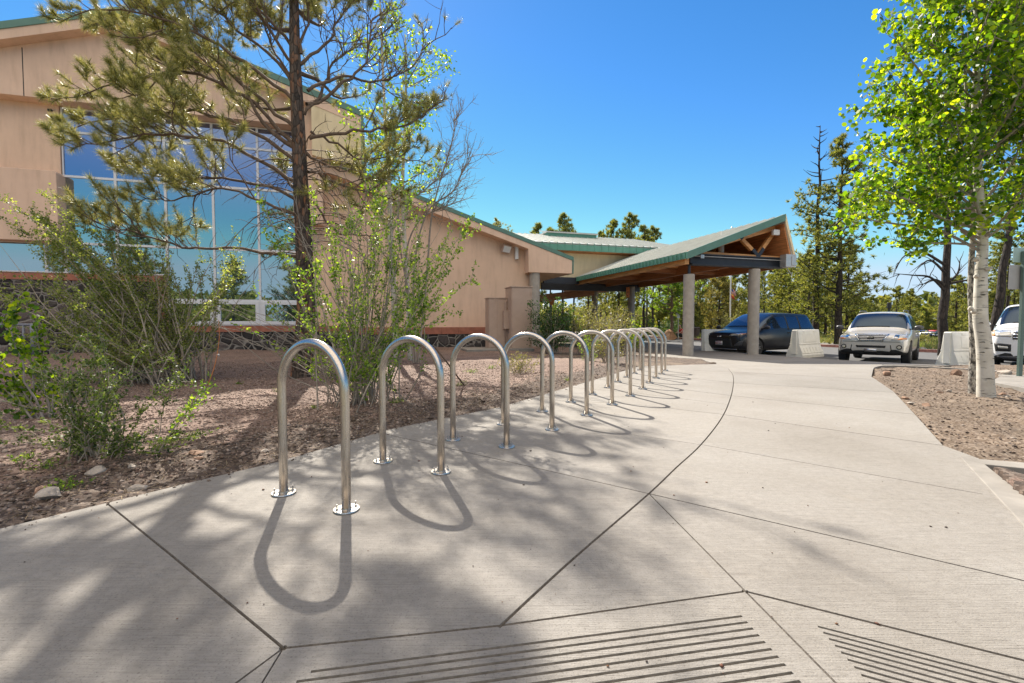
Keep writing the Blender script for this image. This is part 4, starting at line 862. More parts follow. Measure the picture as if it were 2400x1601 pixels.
root = empty('orange_sign', D(1293, 712, 27), 'square orange sign above the dark green shrub by the corner column', 'sign'); m_ = MB(); m_.box(D(1293, 706, 27), (.3, .04, .42), .28); m_.build('panel', M['orange'], root)
m_ = MB(); m_.cyl(D(1293, 711, 27.05)-UP*0, D(1293, 795, 27.05), .03, 8); m_.build('post', M['grey'], root)
# ================================================================= plants
class Tubes:
    "many thin tubes collected fast"
    def __init__(s, n=5): s.n = n; s.V = []; s.F = []; s.c = 0
    def add(s, P, r):
        P = np.asarray(P, float); k = len(P); r = np.broadcast_to(np.asarray(r, float), (k,)) if np.ndim(r) else np.full(k, r)
        T = np.gradient(P, axis=0); T = unit(T); a = np.cross(T, [.31, .17, .93]); a = unit(a); b = np.cross(T, a); n = s.n
        an = np.arange(n)*2*np.pi/n
        R = P[:, None]+(a[:, None]*np.cos(an)[None, :, None]+b[:, None]*np.sin(an)[None, :, None])*r[:, None, None]
        i = np.arange(k-1)[:, None]*n; j = np.arange(n)[None]; jn = (j+1) % n
        s.F.append((np.stack([i+j, i+jn, i+n+jn, i+n+j], -1).reshape(-1, 4))+s.c); s.V.append(R.reshape(-1, 3)); s.c += k*n
    def build(s, name, mat, parent): return npmesh(name, np.concatenate(s.V), np.concatenate(s.F), mat, parent, smooth=True)
def curve(p0, d, L, n, rng, up=0.0, wob=.12):
    P = [np.array(p0, float)]; d = unit(np.array(d, float))
    for i in range(n):
        d = unit(d+np.array([0, 0, up/n])+rng.normal(size=3)*wob); P.append(P[-1]+d*L/n)
    return np.array(P)
def along(P, t):
    i = min(int(t*(len(P)-1)), len(P)-2); f = t*(len(P)-1)-i; return P[i]*(1-f)+P[i+1]*f, unit(P[i+1]-P[i])
def resample(P, n):
    P = [Vector(p) for p in P]; return np.array([tuple(q) for q in smooth_line(P, n)])
# ---------------------------------------------------------------- the near ponderosa pine
rg = np.random.RandomState(11)
PY = G(706, 885).y
pine = empty('pine_tree', G(706, 885), 'big pine with dark plated trunk and sparse needled limbs in front of the window wall', 'tree')
tk = [D(x, y, PY) for x, y in ((706, 895), (708, 860), (716, 760), (717, 690), (712, 560), (706, 459), (699, 300), (692, 153), (689, 0), (686, -160), (684, -320), (683, -440))]
tkp = resample(tk, 5); tr_ = np.interp(np.linspace(0, 1, len(tkp)), [0, .05, .18, .4, .6, 1], [.25, .19, .165, .14, .105, .02])
mb = MB(); vv = []
mb.tube([Vector(p) for p in tkp], list(tr_), 28); to = mb.build('trunk', M['pinebark'], pine, smooth=True)
def trunk_at(z): i = np.searchsorted(tkp[:, 2], z); i = min(max(i, 1), len(tkp)-1); a, b = tkp[i-1], tkp[i]; f = (z-a[2])/max(b[2]-a[2], 1e-6); return a+(b-a)*f
limbs = Tubes(7); twigs = Tubes(4); TP, TD = [], []
def tuft(P, t0=.45, k=6, rg=rg):
    for t in np.linspace(t0, 1, k): q, d = along(P, t); TP.append(q); TD.append(d)
def pine_limb(P, r, t0=.3, dens=1.0, foliage=1.0):
    L = np.linalg.norm(np.diff(P, axis=0), axis=1).sum(); k = len(P)
    limbs.add(P, np.linspace(r, .006, k)); nt_ = int(L*7*dens)
    for i in range(nt_):
        t = t0+(1-t0)*(i+rg.rand())/nt_; q, d = along(P, t); sd_ = rg.normal(size=3); sd_ -= d*sd_.dot(d); sd_ = unit(sd_); sd_[2] = abs(sd_[2])*.5+.1
        l = (.28+.75*(1-t))*rg.uniform(.6, 1.2); W = curve(q, d*.75+sd_*.95, l, 5, rg, .5, .13); twigs.add(W, np.linspace(.009, .0035, 6))
        if rg.rand() < foliage: tuft(W, .5)
        for j in range(2 if l > .4 else 1):
            q2, d2 = along(W, rg.uniform(.25, .8)); s2 = rg.normal(size=3)*.7; W2_ = curve(q2, d2+s2, l*.45, 4, rg, .6, .12); twigs.add(W2_, np.linspace(.006, .003, 5))
            if rg.rand() < foliage: tuft(W2_, .35, 4)
    tuft(P, .93, 4)
def px_limb(pts, dy, r, **kw):
    n = len(pts)-1; P = [D(x, y, PY+dy*(i/n)**1.1) for i, (x, y) in enumerate(pts)]; P = resample(P, 5); k = len(P)
    w_ = np.cumsum(rg.normal(size=(k, 3))*.028, 0); w_ -= np.linspace(0, 1, k)[:, None]*w_[-1]; P = P+w_+rg.normal(size=(k, 3))*.008
    pine_limb(P, r*.72, **kw); L = np.linalg.norm(np.diff(P, axis=0), axis=1).sum(); fo = kw.get('foliage', 1.0)
    for j in range(int(1+L*1.05)):
        t = rg.uniform(.18, .8); q, d = along(P, t); sd_ = unit(np.array([rg.normal()*.3, rg.normal()*.5, rg.normal()*.75+.25])); S2 = curve(q, d*.9+sd_*.8, rg.uniform(.5, 1.25)*(1.15-t*.5), 8, rg, .35, .17)
        pine_limb(S2, .013, t0=.35, dens=.6, foliage=fo)
    for j in range(int(L*3.5)):
        q, d = along(P, rg.uniform(.08, .6)); W = curve(q, d*.5+rg.normal(size=3)*.8, rg.uniform(.15, .6), 6, rg, .1, .2); twigs.add(W, np.linspace(.006, .002, 7))
for pts, dy, r, kw in (
    (((690, 600), (600, 585), (495, 592), (390, 565), (290, 545), (200, 520)), -.5, .042, dict(t0=.4, dens=.75)),
    (((692, 510), (600, 478), (500, 465), (400, 478), (318, 482)), -.3, .04, dict(t0=.45, dens=.7)),
    (((692, 462), (590, 440), (480, 425), (370, 420), (270, 400)), .5, .045, dict(t0=.35)),
    (((690, 425), (560, 355), (430, 330), (300, 330), (170, 350)), -.5, .05, dict(t0=.35)),
    (((690, 385), (560, 300), (420, 250), (260, 270), (118, 312)), .2, .055, dict(t0=.3)),
    (((690, 340), (560, 230), (430, 180), (270, 195), (125, 238)), -.2, .055, dict(t0=.3)),
    (((690, 290), (570, 190), (460, 120), (330, 90), (210, 60)), .7, .05, dict(t0=.3)),
    (((690, 250), (560, 130), (420, 60), (280, 20), (140, 50)), -.3, .05, dict(t0=.3)),
    (((688, 190), (580, 80), (480, 10), (380, -50)), .4, .045, {}),
    (((688, 150), (610, 60), (560, -20), (500, -110)), -.9, .045, {}),
    (((688, 120), (600, 20), (460, -90), (300, -140)), .2, .045, {}),
    (((730, 408), (800, 440), (880, 462), (950, 480)), 1.2, .045, dict(t0=.4, dens=.8)),
    (((733, 470), (800, 540), (870, 560), (930, 640)), .3, .03, dict(t0=.6, dens=.5, foliage=.25)),
    (((726, 320), (820, 305), (920, 300), (1000, 270), (1045, 215)), 2.0, .05, dict(t0=.4, dens=.9)),
    (((722, 300), (800, 340), (900, 360), (980, 345)), 1.6, .035, dict(t0=.4, dens=.8)),
    (((716, 250), (790, 200), (860, 150), (880, 60), (940, 20)), 2.0, .05, dict(t0=.4, dens=.9)),
    (((714, 215), (800, 190), (900, 180), (985, 130), (985, 50)), 2.4, .045, dict(t0=.4, dens=.9)),
    (((706, 150), (770, 100), (800, 20), (870, -60)), 1.8, .045, dict(t0=.4, dens=.8)),
    (((704, 120), (720, 30), (760, -60), (800, -160)), .3, .04, dict(t0=.4, dens=.8)),
    (((708, 270), (760, 200), (790, 120), (850, 90), (930, 70)), 2.2, .045, dict(t0=.4, dens=.8)),
    (((700, 200), (640, 110), (600, 60), (560, 90)), 1.6, .035, dict(dens=.7)),
    (((716, 360), (780, 400), (850, 390)), .9, .035, dict(t0=.4, dens=.6, foliage=.7))):
    px_limb(pts, dy, r, **kw)
for z in np.concatenate([np.linspace(3.4, 6.2, 5), np.linspace(6.6, 10.2, 10)]):
    c = trunk_at(z); a = rg.uniform(0, 2*np.pi)
    if z < 6.3: a = np.pi/2+.5+rg.normal()*.5
    L = (2.4 if z < 6.3 else 3.9-(z-6.4)*.62)*rg.uniform(.7, 1.1); P = curve(c, (math.cos(a), math.sin(a), .35), L, 9, rg, .35, .15); pine_limb(P, .045 if z < 8 else .03, dens=.5)
for i in range(46):   # bare curved dead twigs low on the trunk
    z = rg.uniform(2.2, 4.3); c = trunk_at(z); a = rg.uniform(0, 2*np.pi) if i % 3 else (0 if rg.rand() < .5 else math.pi)
    P = curve(c, (math.cos(a), math.sin(a)*.7, .55), rg.uniform(.7, 1.7), 9, rg, -1.5, .12); twigs.add(P, np.linspace(.013, .003, 10))
    for j in range(4):
        q, d = along(P, rg.uniform(.3, .95)); W = curve(q, d+rg.normal(size=3)*.6, rg.uniform(.2, .5), 5, rg, -.6, .15); twigs.add(W, np.linspace(.006, .002, 6))
limbs.build('limb', M['branch'], pine); twigs.build('twig', M['branch'], pine)
TP, TD = np.array(TP), np.array(TD); gx, gy = TP[:, 0]+.3706*TP[:, 2], TP[:, 1]-1.071*TP[:, 2]
gap = [(p.x, p.y) for p in (G(560, 1130), G(640, 1090), G(900, 1095), G(1150, 1070), G(1350, 1030), G(1600, 980), G(1900, 1050), G(2700, 1250), G(2700, 1601), G(1230, 1601), G(1180, 1430), G(1010, 1330), G(900, 1290), G(800, 1440), G(560, 1420), G(500, 1250))]  # ground kept sunlit: crown thinned where its needle tufts would shade this area
keep = ~(inside(gap, gx, gy) & (rg.rand(len(TP)) < .93)); TP, TD = TP[keep], TD[keep]; print('tufts', len(TP))
V, Fc = needles(TP, TD, .15, .0052, rg, 34, .68); npmesh('crown', V, Fc, M['needle'], pine)
# ---------------------------------------------------------------- leafy trees
def leafy_tree(root, trunk_paths, trunk_r, mats, limbs_, leaf, leafmat_, seed, per=9, clus=.10, twmat='greytwig', tw_dens=5.0, sub=3, r_l=.02, tname='trunk', nside=6, asp=.92):
    "limbs_: list of (P array)"
    rg = np.random.RandomState(seed)
    for P, r, m_ in zip(trunk_paths, trunk_r, mats): mb = MB(); mb.tube([Vector(p) for p in P], list(r), 20); mb.build(tname, m_, root, smooth=True)
    lt, tt = Tubes(6), Tubes(3); C = []
    for P in limbs_:
        L = np.linalg.norm(np.diff(P, axis=0), axis=1).sum(); lt.add(P, np.linspace(r_l*min(1, L/1.5), .004, len(P)))
        for i in range(max(3, int(L*tw_dens))):
            t = rg.uniform(.25, 1); q, d = along(P, t); W = curve(q, d*.5+rg.normal(size=3)*.8+np.array([0, 0, .3]), rg.uniform(.15, .5), 5, rg, .3, .15); tt.add(W, np.linspace(.005, .002, 6))
            for j in range(per): C.append(along(W, rg.uniform(.2, 1))[0]+rg.normal(size=3)*clus*.5)
            for k in range(sub-1):
                q2, d2 = along(W, rg.uniform(.3, .9)); W2_ = curve(q2, d2+rg.normal(size=3)*.9, rg.uniform(.1, .3), 4, rg, .2, .15); tt.add(W2_, np.linspace(.003, .0015, 5))
                for j in range(per): C.append(along(W2_, rg.uniform(.2, 1))[0]+rg.normal(size=3)*clus*.5)
    C = np.array(C); lt.build('limb', M[twmat], root); tt.build('twig', M[twmat], root)
    V, Fc = leaves(C, leaf, rg, nside, asp, np.array([0, 0, 0.]), 0); npmesh('crown', V, Fc, M[leafmat_], root); print(root.name, 'leaves', len(C))
AY = G(2312, 942, -.03).y; S_ = lambda pts, Y=AY, n=5: resample([D(x, y, Y) for x, y in pts], n)
asp = empty('aspen_tree', G(2312, 942, -.03), 'white barked two-stemmed aspen with bright lime leaves at the right', 'tree')
t1 = S_(((2314, 960), (2312, 938), (2310, 900), (2309, 852), (2305, 795), (2298, 749), (2298, 715), (2299, 660), (2300, 623), (2303, 560), (2294, 446), (2287, 268), (2290, 130), (2289, 22), (2290, -150), (2288, -330), (2286, -520)))
t2 = S_(((2282, 945), (2281, 921), (2280, 880), (2282, 830), (2279, 738), (2276, 680), (2277, 611), (2280, 540), (2274, 440), (2268, 300), (2262, 160), (2250, 20), (2240, -120)), AY+.32)
ra_ = np.interp(np.linspace(0, 1, len(t1)), [0, .025, .05, .12, .35, 1], [.20, .13, .10, .088, .074, .012]); rb_ = np.interp(np.linspace(0, 1, len(t2)), [0, .06, .3, 1], [.085, .055, .042, .01])
rg = np.random.RandomState(5); LM = []
for i in range(74):
    z = rg.uniform(1.95, 6.6); i0 = np.argmin(abs(t1[:, 2]-z)); c = t1[i0]; a = rg.uniform(0, 2*np.pi)
    R_ = np.interp(z, [1.95, 2.6, 3.6, 5.1, 6.8], [1.45, 1.5, 1.3, .9, .35])*rg.uniform(.7, 1.08)
    LM.append(curve(c, (math.cos(a), math.sin(a), .6), R_*1.06, 8, rg, .2, .11))
for pts, dy in ((((2300, 590), (2200, 540), (2100, 525), (2040, 515), (2030, 500)), .2), (((2298, 560), (2220, 520), (2130, 470), (2040, 440), (2020, 465)), -.3), (((2295, 500), (2200, 420), (2100, 380), (2045, 350)), .1),
                (((2295, 430), (2200, 340), (2110, 280), (2070, 270)), .2), (((2290, 300), (2200, 220), (2120, 120), (2095, 80)), -.1), (((2290, 200), (2230, 110), (2170, 60), (2140, 40)), .2), (((2300, 575), (2220, 570), (2130, 570), (2090, 560)), -.1),
                (((2310, 560), (2400, 500), (2500, 480)), .2), (((2300, 480), (2360, 400), (2400, 320), (2430, 200)), -.3), (((2300, 520), (2360, 540), (2420, 560)), -.3)):
    n = len(pts)-1; LM.append(resample([D(x, y, AY+dy*(i/n)) for i, (x, y) in enumerate(pts)], 4))
leafy_tree(asp, [t1, t2], [ra_, rb_], [M['aspen'], M['aspenrough']], LM, .056, 'aspenleaf', 6, per=8, clus=.10, tw_dens=9.5, sub=3)
mb = MB()
for (x, y), d_ in zip(((2287, 609), (2288, 648), (2311, 631), (2282, 731), (2275, 724)), ((-.5, -.7), (-.6, -.7), (.5, -.8), (-.6, -.7), (-.6, -.6))):
    c = D(x, y, AY-.06); e = Vector((d_[0], d_[1], .25)).normalized(); mb.tube([c, c+e*.035, c+e*.06], [.03, .021, .02], 12)
mb.build('branch_stub', M['aspen'], asp, smooth=True)
mb = MB()
for (x, y) in ((2300, 757), (2304, 802), (2303, 826)):
    c = D(x, y, AY-.088); mb.tube([c+Vector((-.04, .012, -.008)), c+Vector((-.015, 0, .002)), c+Vector((.015, 0, .002)), c+Vector((.04, .012, -.008))], [.001, .006, .007, .001], 6)
mb.build('bark_eye', M['black'], asp)
# two thin aspens behind the tall shrub
for (base, top, lean, lab, sd, r, skip) in (((930, 846), (893, 60), 0, 'thin aspen left of its twin behind the tall shrub, leaves up beside the pine', 21, .085, 0), ((962, 846), (952, 150), 0, 'thin aspen right of its twin behind the tall shrub by the stucco wing', 22, .07, 1)):
    BY = 11.9+skip*.5; b = D(*base, BY); root = empty('young_aspen', (b.x, b.y, 0), lab, 'tree', 'thin aspens behind the tall shrub'); q = [(base[0], base[1]+6), (base[0]-6, 700), (base[0]-14, 560), (base[0]-18, 430), ((base[0]+top[0])/2-8, 300), top, (top[0]-3, top[1]-70)]
    tp = S_(q, BY); rg = np.random.RandomState(sd); LM = []
    for i in range(30):
        z = rg.uniform(3.6, tp[-1, 2]); c = tp[np.argmin(abs(tp[:, 2]-z))]; a = rg.uniform(0, 6.28); LM.append(curve(c, (math.cos(a)+.15, math.sin(a), .6), rg.uniform(.5, 1.35), 7, rg, .3, .12))
    leafy_tree(root, [tp], [np.interp(np.linspace(0, 1, len(tp)), [0, 1], [r, .015])], [M['aspen']], LM, .06, 'aspenleaf', sd, per=4, clus=.12, tw_dens=5.5, sub=3, r_l=.018)
# bare tree right of them
b = D(985, 846, 11.6); root = empty('bare_tree', (b.x, b.y, 0), 'leafless grey branching tree rising right of the thin aspens against the sky', 'tree'); rg = np.random.RandomState(9); T1, T2 = Tubes(6), Tubes(4)
for pts in (((985, 850), (960, 700), (935, 560), (940, 480), (990, 450), (1040, 400), (1055, 340)), ((975, 850), (970, 640), (1000, 500), (1060, 450), (1085, 400), (1096, 370)), ((980, 850), (1000, 650), (1010, 520), (1030, 430), (1060, 330), (1065, 280)), ((970, 850), (950, 620), (980, 520), (1030, 490), (1080, 470))):
    P = S_(pts, 11.6); T1.add(P, np.linspace(.03, .006, len(P)))
    for i in range(26):
        q, d = along(P, rg.uniform(.5, 1)); W = curve(q, d+rg.normal(size=3)*.55+np.array([.2, 0, .1]), rg.uniform(.3, 1.0), 7, rg, .4, .14); T2.add(W, np.linspace(.009, .003, 8))
        for j in range(4): q2, d2 = along(W, rg.uniform(.2, .9)); T2.add(curve(q2, d2+rg.normal(size=3)*.6, rg.uniform(.15, .4), 5, rg, .3, .15), np.linspace(.005, .002, 6))
T1.build('trunk', M['greytwig'], root); T2.build('branch', M['greytwig'], root)
# ---------------------------------------------------------------- shrubs
def shrub(name, base, lab, stems, leaf, lm, seed, per=3, step=.05, tw=.35, twn=5, clus=.02, tm='twig', r=.009, cat='shrub', asp_=.55, bare=0.0, group=None, spread=.12, nside=4, lo=.15):
    "stems: list of (tip offset vector, count, jitter)"
    rg = np.random.RandomState(seed); root = empty(name, base, lab, cat, group); T1, T2 = Tubes(5), Tubes(3); C = []
    for tip, cnt, jit in stems:
        for i in range(cnt):
            p0 = np.array(base)+np.array([rg.normal()*spread, rg.normal()*spread, -.03]); e = np.array(tip)+rg.normal(size=3)*np.array(jit); e[2] = max(e[2], .1)
            k = 9; t = np.linspace(0, 1, k)[:, None]; bow = rg.normal(size=3)*.06*np.linalg.norm(e); P = p0+e*t**np.array([1.25, 1.25, .92])+bow*np.sin(np.pi*t)+rg.normal(size=(k, 3))*.012
            L = np.linalg.norm(e); T1.add(P, np.linspace(r*min(1.3, max(.4, L)), .002, k)); isb = rg.rand() < bare
            for j in range(int(twn*max(1, L))):
                q, d = along(P, rg.uniform(lo, 1)); W = curve(q, d*1.0+rg.normal(size=3)*.6, tw*rg.uniform(.4, 1.1), 5, rg, .25, .12); T2.add(W, np.linspace(.0035, .0013, 6))
                if isb: continue
                for s_ in np.arange(.15, 1, step/max(tw, .05)):
                    for _ in range(per): C.append(along(W, min(1, s_+rg.uniform(-.05, .05)))[0]+rg.normal(size=3)*clus)
            if not isb:
                for s_ in np.arange(.35, 1, step/max(L, .1)):
                    for _ in range(per): C.append(along(P, s_)[0]+rg.normal(size=3)*clus)
    T1.build('stem', M[tm], root); T2.build('twig', M[tm], root); C = np.array(C)
    V, Fc = leaves(C, leaf, rg, nside, asp_); npmesh('foliage', V, Fc, M[lm], root); print(name, len(C)); return root
def rel(px, py, Y, b): p = D(px, py, Y); return (p.x-b[0], Y-b[1], p.z-b[2])
b = on_bed(400, 892); yA = b.y
shrub('leaning_shrub', tuple(b), 'large shrub at left whose dense stems lean up and left against the window wall', [(rel(60, 500, yA-.1, b), 16, (.25, .5, .2)), (rel(140, 560, yA-.2, b), 16, (.35, .5, .2)), (rel(215, 640, yA-.4, b), 14, (.3, .5, .2)), (rel(230, 530, yA+.3, b), 7, (.3, .4, .25)), (rel(330, 640, yA+.2, b), 12, (.3, .5, .3)), (rel(450, 640, yA+.1, b), 9, (.25, .4, .25)), (rel(520, 620, yA, b), 7, (.2, .3, .25)),
       (rel(60, 660, yA-.2, b), 8, (.25, .4, .15)), (rel(300, 800, yA-.3, b), 14, (.45, .5, .15)), (rel(180, 790, yA+.2, b), 12, (.4, .5, .2))], .040, 'shrubleaf', 31, per=3, step=.042, tw=.34, twn=6, clus=.022, bare=.10, spread=.28, r=.012)
b = on_bed(235, 1075); yB = b.y
shrub('small_shrub', tuple(b), 'small fresh green shrub growing beside the slab edge at lower left', [(rel(60, 870, yB, b), 5, (.12, .25, .08)), (rel(170, 835, yB-.1, b), 6, (.12, .2, .08)), (rel(270, 800, yB, b), 6, (.12, .2, .07)), (rel(340, 860, yB, b), 6, (.1, .2, .08)), (rel(20, 980, yB, b), 5, (.1, .2, .08)), (rel(400, 1010, yB, b), 5, (.1, .2, .05)), (rel(250, 960, yB-.1, b), 6, (.15, .2, .08))],
      .025, 'modestleaf', 32, per=3, step=.026, tw=.16, twn=7, clus=.012, spread=.09, r=.006)
rt = empty('arching_shoot', on_bed(370, 1060), 'arching shoot with a bare orange tip right of the small green shrub', 'shoot'); rg = np.random.RandomState(3)
P = resample([D(x, y, yB+.3*i/5) for i, (x, y) in enumerate(((370, 1062), (410, 1000), (450, 950), (485, 905), (505, 850), (514, 790), (512, 750)))], 4)
T1 = Tubes(5); T1.add(P[:13], np.linspace(.006, .004, 13)); T1.build('stem', M['twig'], rt); T1 = Tubes(5); T1.add(P[12:], np.linspace(.004, .0015, len(P)-12)); T1.build('tip', simple('orange shoot', (.42, .14, .03), .6), rt)
C = np.array([along(P[:14], rg.uniform(.3, 1))[0]+rg.normal(size=3)*.03 for _ in range(240)]); V, Fc = leaves(C, .026, rg, 4, .6); npmesh('foliage', V, Fc, M['roseleaf'], rt)
b = on_bed(855, 948); yC = b.y
shrub('tall_shrub', tuple(b), 'tall multi-stem shrub with bright leaves rising behind the second bike hoop', [(rel(720, 560, yC+.3, b), 4, (.12, .3, .25)), (rel(790, 520, yC+.1, b), 6, (.15, .3, .25)), (rel(860, 540, yC, b), 5, (.15, .3, .3)), (rel(930, 500, yC+.2, b), 6, (.15, .3, .25)), (rel(1000, 540, yC, b), 7, (.12, .3, .2)), (rel(1050, 560, yC-.1, b), 7, (.1, .3, .2)), (rel(1040, 700, yC, b), 6, (.12, .3, .2)), (rel(690, 740, yC, b), 6, (.15, .3, .2)), (rel(850, 800, yC-.1, b), 5, (.35, .3, .15))],
      .040, 'roseleaf', 33, per=3, step=.045, tw=.28, twn=5, clus=.022, bare=.2, spread=.22, r=.0075)
b2 = on_bed(850, 940)
shrub('bare_shoots', tuple(b2), 'thin leafless grey shoots crossing in front of the pine trunk', [(rel(600, 700, yC-.2, b2), 9, (.2, .3, .2)), (rel(560, 760, yC, b2), 6, (.2, .3, .15)), (rel(720, 470, yC+.2, b2), 8, (.2, .3, .3)), (rel(800, 440, yC, b2), 9, (.25, .3, .2)), (rel(900, 430, yC, b2), 8, (.25, .3, .25))], .02, 'roseleaf', 34, per=1, step=.6, tw=.3, twn=3, tm='greytwig', bare=.9, spread=.12, r=.006)
b = on_bed(95, 985); shrub('aspen_sapling', tuple(b), 'lime leaved aspen sapling at the far left edge in front of the stone wall', [(rel(62, 705, b.y, b), 3, (.05, .1, .1)), (rel(10, 790, b.y, b), 4, (.12, .1, .1)), (rel(-60, 760, b.y, b), 4, (.15, .1, .1)), (rel(20, 900, b.y, b), 4, (.15, .15, .08))], .045, 'aspenleaf', 35, per=2, step=.05, tw=.12, twn=7, clus=.02, nside=6, asp_=.9, spread=.05, tm='greytwig')
def bush(px, pb, Yw, wpx, top, lab, lm, seed, leaf, n=26, per=2, z0=0, name='shrub', **kw):
    b = D(px, pb, Yw); b.z = z0; b = tuple(b); hw = wpx/1100*Yw/2; h = D(px, top, Yw).z-z0
    return shrub(name, b, lab, [((0, 0, h*.85), n//3, (hw*.35, hw*.4, h*.12)), ((-hw*.6, 0, h*.6), n//3, (hw*.3, hw*.4, h*.18)), ((hw*.6, 0, h*.6), n//3, (hw*.3, hw*.4, h*.18))], leaf, lm, seed, per=per, tw=max(.12, hw*.4), spread=hw*.18, **kw)
bush(1215, 880, 9.3, 100, 815, 'low yellow green shrub in front of the tan cabinets behind the fourth hoop', 'yellowleaf', 51, .03, 24, step=.05)
bush(1295, 812, 16.5, 105, 692, 'dark green dense shrub right of the corner column', 'darkleaf', 52, .07, 54, per=3, step=.09, clus=.06)
bush(1375, 812, 16.2, 90, 705, 'yellow green shrub left of the rear canopy column', 'yellowleaf', 53, .055, 36, per=3, step=.10, clus=.05, z0=-.05)
bush(1425, 850, 12.2, 80, 718, 'tall yellow green shrub behind the middle of the hoop row', 'yellowleaf', 54, .045, 36, per=2, step=.08, clus=.04, z0=-.05)
bush(1460, 810, 17, 70, 702, 'olive shrub at the foot of the rear canopy column', 'yellowleaf', 55, .055, 30, per=3, step=.10, clus=.05, z0=-.1)
bush(1490, 800, 19, 44, 745, 'small bright lime shrub at the end of the hoop row', 'aspenleaf', 56, .06, 30, per=3, step=.10, clus=.05, z0=-.1)
bush(1380, 850, 12.6, 60, 775, 'mid green low shrub behind the sixth hoop', 'roseleaf', 57, .04, 24, per=2, step=.08, clus=.03, z0=-.03)
# weeds
def weed(px, py, h, lab, seed, n=26, lf=0):
    b = on_bed(px, py, -.005); rg = np.random.RandomState(seed); root = empty('weed', tuple(b), lab, 'weed', 'low weeds in the planting bed'); T = Tubes(3); C = []
    for i in range(n):
        P = curve(np.array(b)+rg.normal(size=3)*np.array([h*.35, h*.35, 0]), (rg.normal()*.7, rg.normal()*.7, 1), h*rg.uniform(.4, 1), 4, rg, -.3, .15); T.add(P, np.linspace(.0022, .0006, 5))
        for k in range(lf): C.append(along(P, rg.uniform(.3, 1))[0]+rg.normal(size=3)*.006)
    T.build('blades', M['grass'], root)
    if C: V, Fc = leaves(np.array(C), .018, rg, 4, .5); npmesh('leaf', V, Fc, M['roseleaf'], root)
for i, (x, y, h, l, lf) in enumerate(((150, 1148, .10, 'leafy weed tuft over the large whitish rock', 6), (108, 1105, .12, 'weed patch left of the small green shrub foot', 5), (60, 1085, .07, 'small weed at the far left margin', 4), (440, 1040, .09, 'grassy weed tuft right of the small green shrub', 2), (470, 1025, .07, 'green weed beside the arching shoot', 5),
    (385, 1045, .08, 'leafy weed at the right foot of the small green shrub', 6), (190, 1065, .09, 'leafy weed at the left foot of the small green shrub', 6), (735, 960, .07, 'grass tuft behind the nearest hoop', 2), (560, 905, .06, 'faint weed on the gravel between shrub and pine', 3), (650, 925, .07, 'pale grass tuft on the gravel near the pine', 1), (1080, 905, .12, 'weed behind the third hoop', 5),
    (1105, 870, .14, 'leafy weed on the gravel before the cabinets', 6), (1150, 862, .14, 'leafy weed left of the low yellow green shrub', 5), (930, 950, .10, 'weed at the foot of the tall shrub', 5), (1330, 890, .1, 'tiny weed near the fifth hoop', 3))): weed(x, y, h, l, 80+i, lf=lf)
P = resample([D(1020, 815, 6.6), D(1048, 850, 6.4), D(1090, 905, G(1090, 905).y), G(1135, 943)+Vector((0, 0, .01))], 4); T1 = Tubes(7); T1.add(P, np.linspace(.010, .014, len(P)))
fb = T1.build('fallen_branch', M['branch'], None); tag(fb, 'grey bare stick leaning out of the tall shrub onto the mulch', 'branch')
b = on_bed(1240, 858); P = np.array([tuple(G(1316, 868)+UP*.02), tuple(G(1335, 862)+UP*.05), tuple(G(1348, 852)+UP*.12)])
# ---------------------------------------------------------------- background pines
def make_pine(name, h, w_, lo, seed, mat='bgneedle', dead=0.0, n_l=60, tr=.16, cl=.30, ntri=16, lab='', sparse=1.0, bark_='darkbark', lean=0.0):
    rg = np.random.RandomState(seed); root = empty(name, (0, 0, 0), lab, 'tree'); k = 12
    tp = np.array([[lean*h*(i/k)**1.2+rg.normal()*.03, rg.normal()*.03, -.4+(h+.4)*i/k] for i in range(k+1)]); mb = MB(); mb.tube([Vector(p) for p in tp], list(np.linspace(tr, .02, k+1)), 9); mb.build('trunk', M[bark_], root, smooth=True)
    T = Tubes(4); C = []; DD = []
    for i in range(n_l):
        f = lo+(1-lo)*(i+rg.rand())/n_l; c = np.array([np.interp(f*h, tp[:, 2], tp[:, 0]), 0, f*h]); a = rg.uniform(0, 6.28); R_ = w_/2*np.interp((f-lo)/(1-lo), [0, .25, .7, 1], [.75, 1, .62, .12])*rg.uniform(.6, 1.1)
        P = curve(c, (math.cos(a), math.sin(a), .12), R_, 5, rg, .5, .12); T.add(P, np.linspace(.035*tr/.16, .008, 6))
        if f > 1-dead: continue
        for t in np.arange(.35, 1.02, .16*sparse):
            for _ in range(2): q, d = along(P, min(t, 1)); C.append(q+rg.normal(size=3)*np.array([.14, .14, .07])*R_); DD.append(d)
    T.build('limb', M[bark_], root); C, DD = np.array(C), np.array(DD)
    V, Fc = needles(C, DD*.6+np.array([0, 0, .35]), cl, cl*.22, rg, ntri, .9); npmesh('crown', V, Fc, M[mat], root); return root
def put(o, px, Y, hs, zb=None, rz=0): p = D(px, 757, Y); o.location = (p.x, Y, float(far(p.x, Y)) if zb is None else zb); o.scale = (hs, hs, hs); o.rotation_euler = (0, 0, rz); return o
t = make_pine('tall_pine', 12.9, 4.4, .12, 101, dead=.30, n_l=62, tr=.20, cl=.26, ntri=15, lab='tall slender pine with a dead bare top left of its twin, beyond the barriers', sparse=1.0); put(t, 1911, 28, 1)
t = make_pine('tall_pine', 11.9, 5.0, .14, 102, dead=.0, n_l=74, tr=.22, cl=.28, ntri=15, lab='tall pine with a needled top right of the dead-topped one', sparse=.9); put(t, 1963, 27, 1)
t = make_pine('dark_pine', 11, 4.5, .52, 103, dead=0, n_l=34, tr=.19, cl=.3, lab='dark trunked pine behind the third barrier, its crown lost in the aspen', bark_='darkbark'); put(t, 2213, 19, 1)
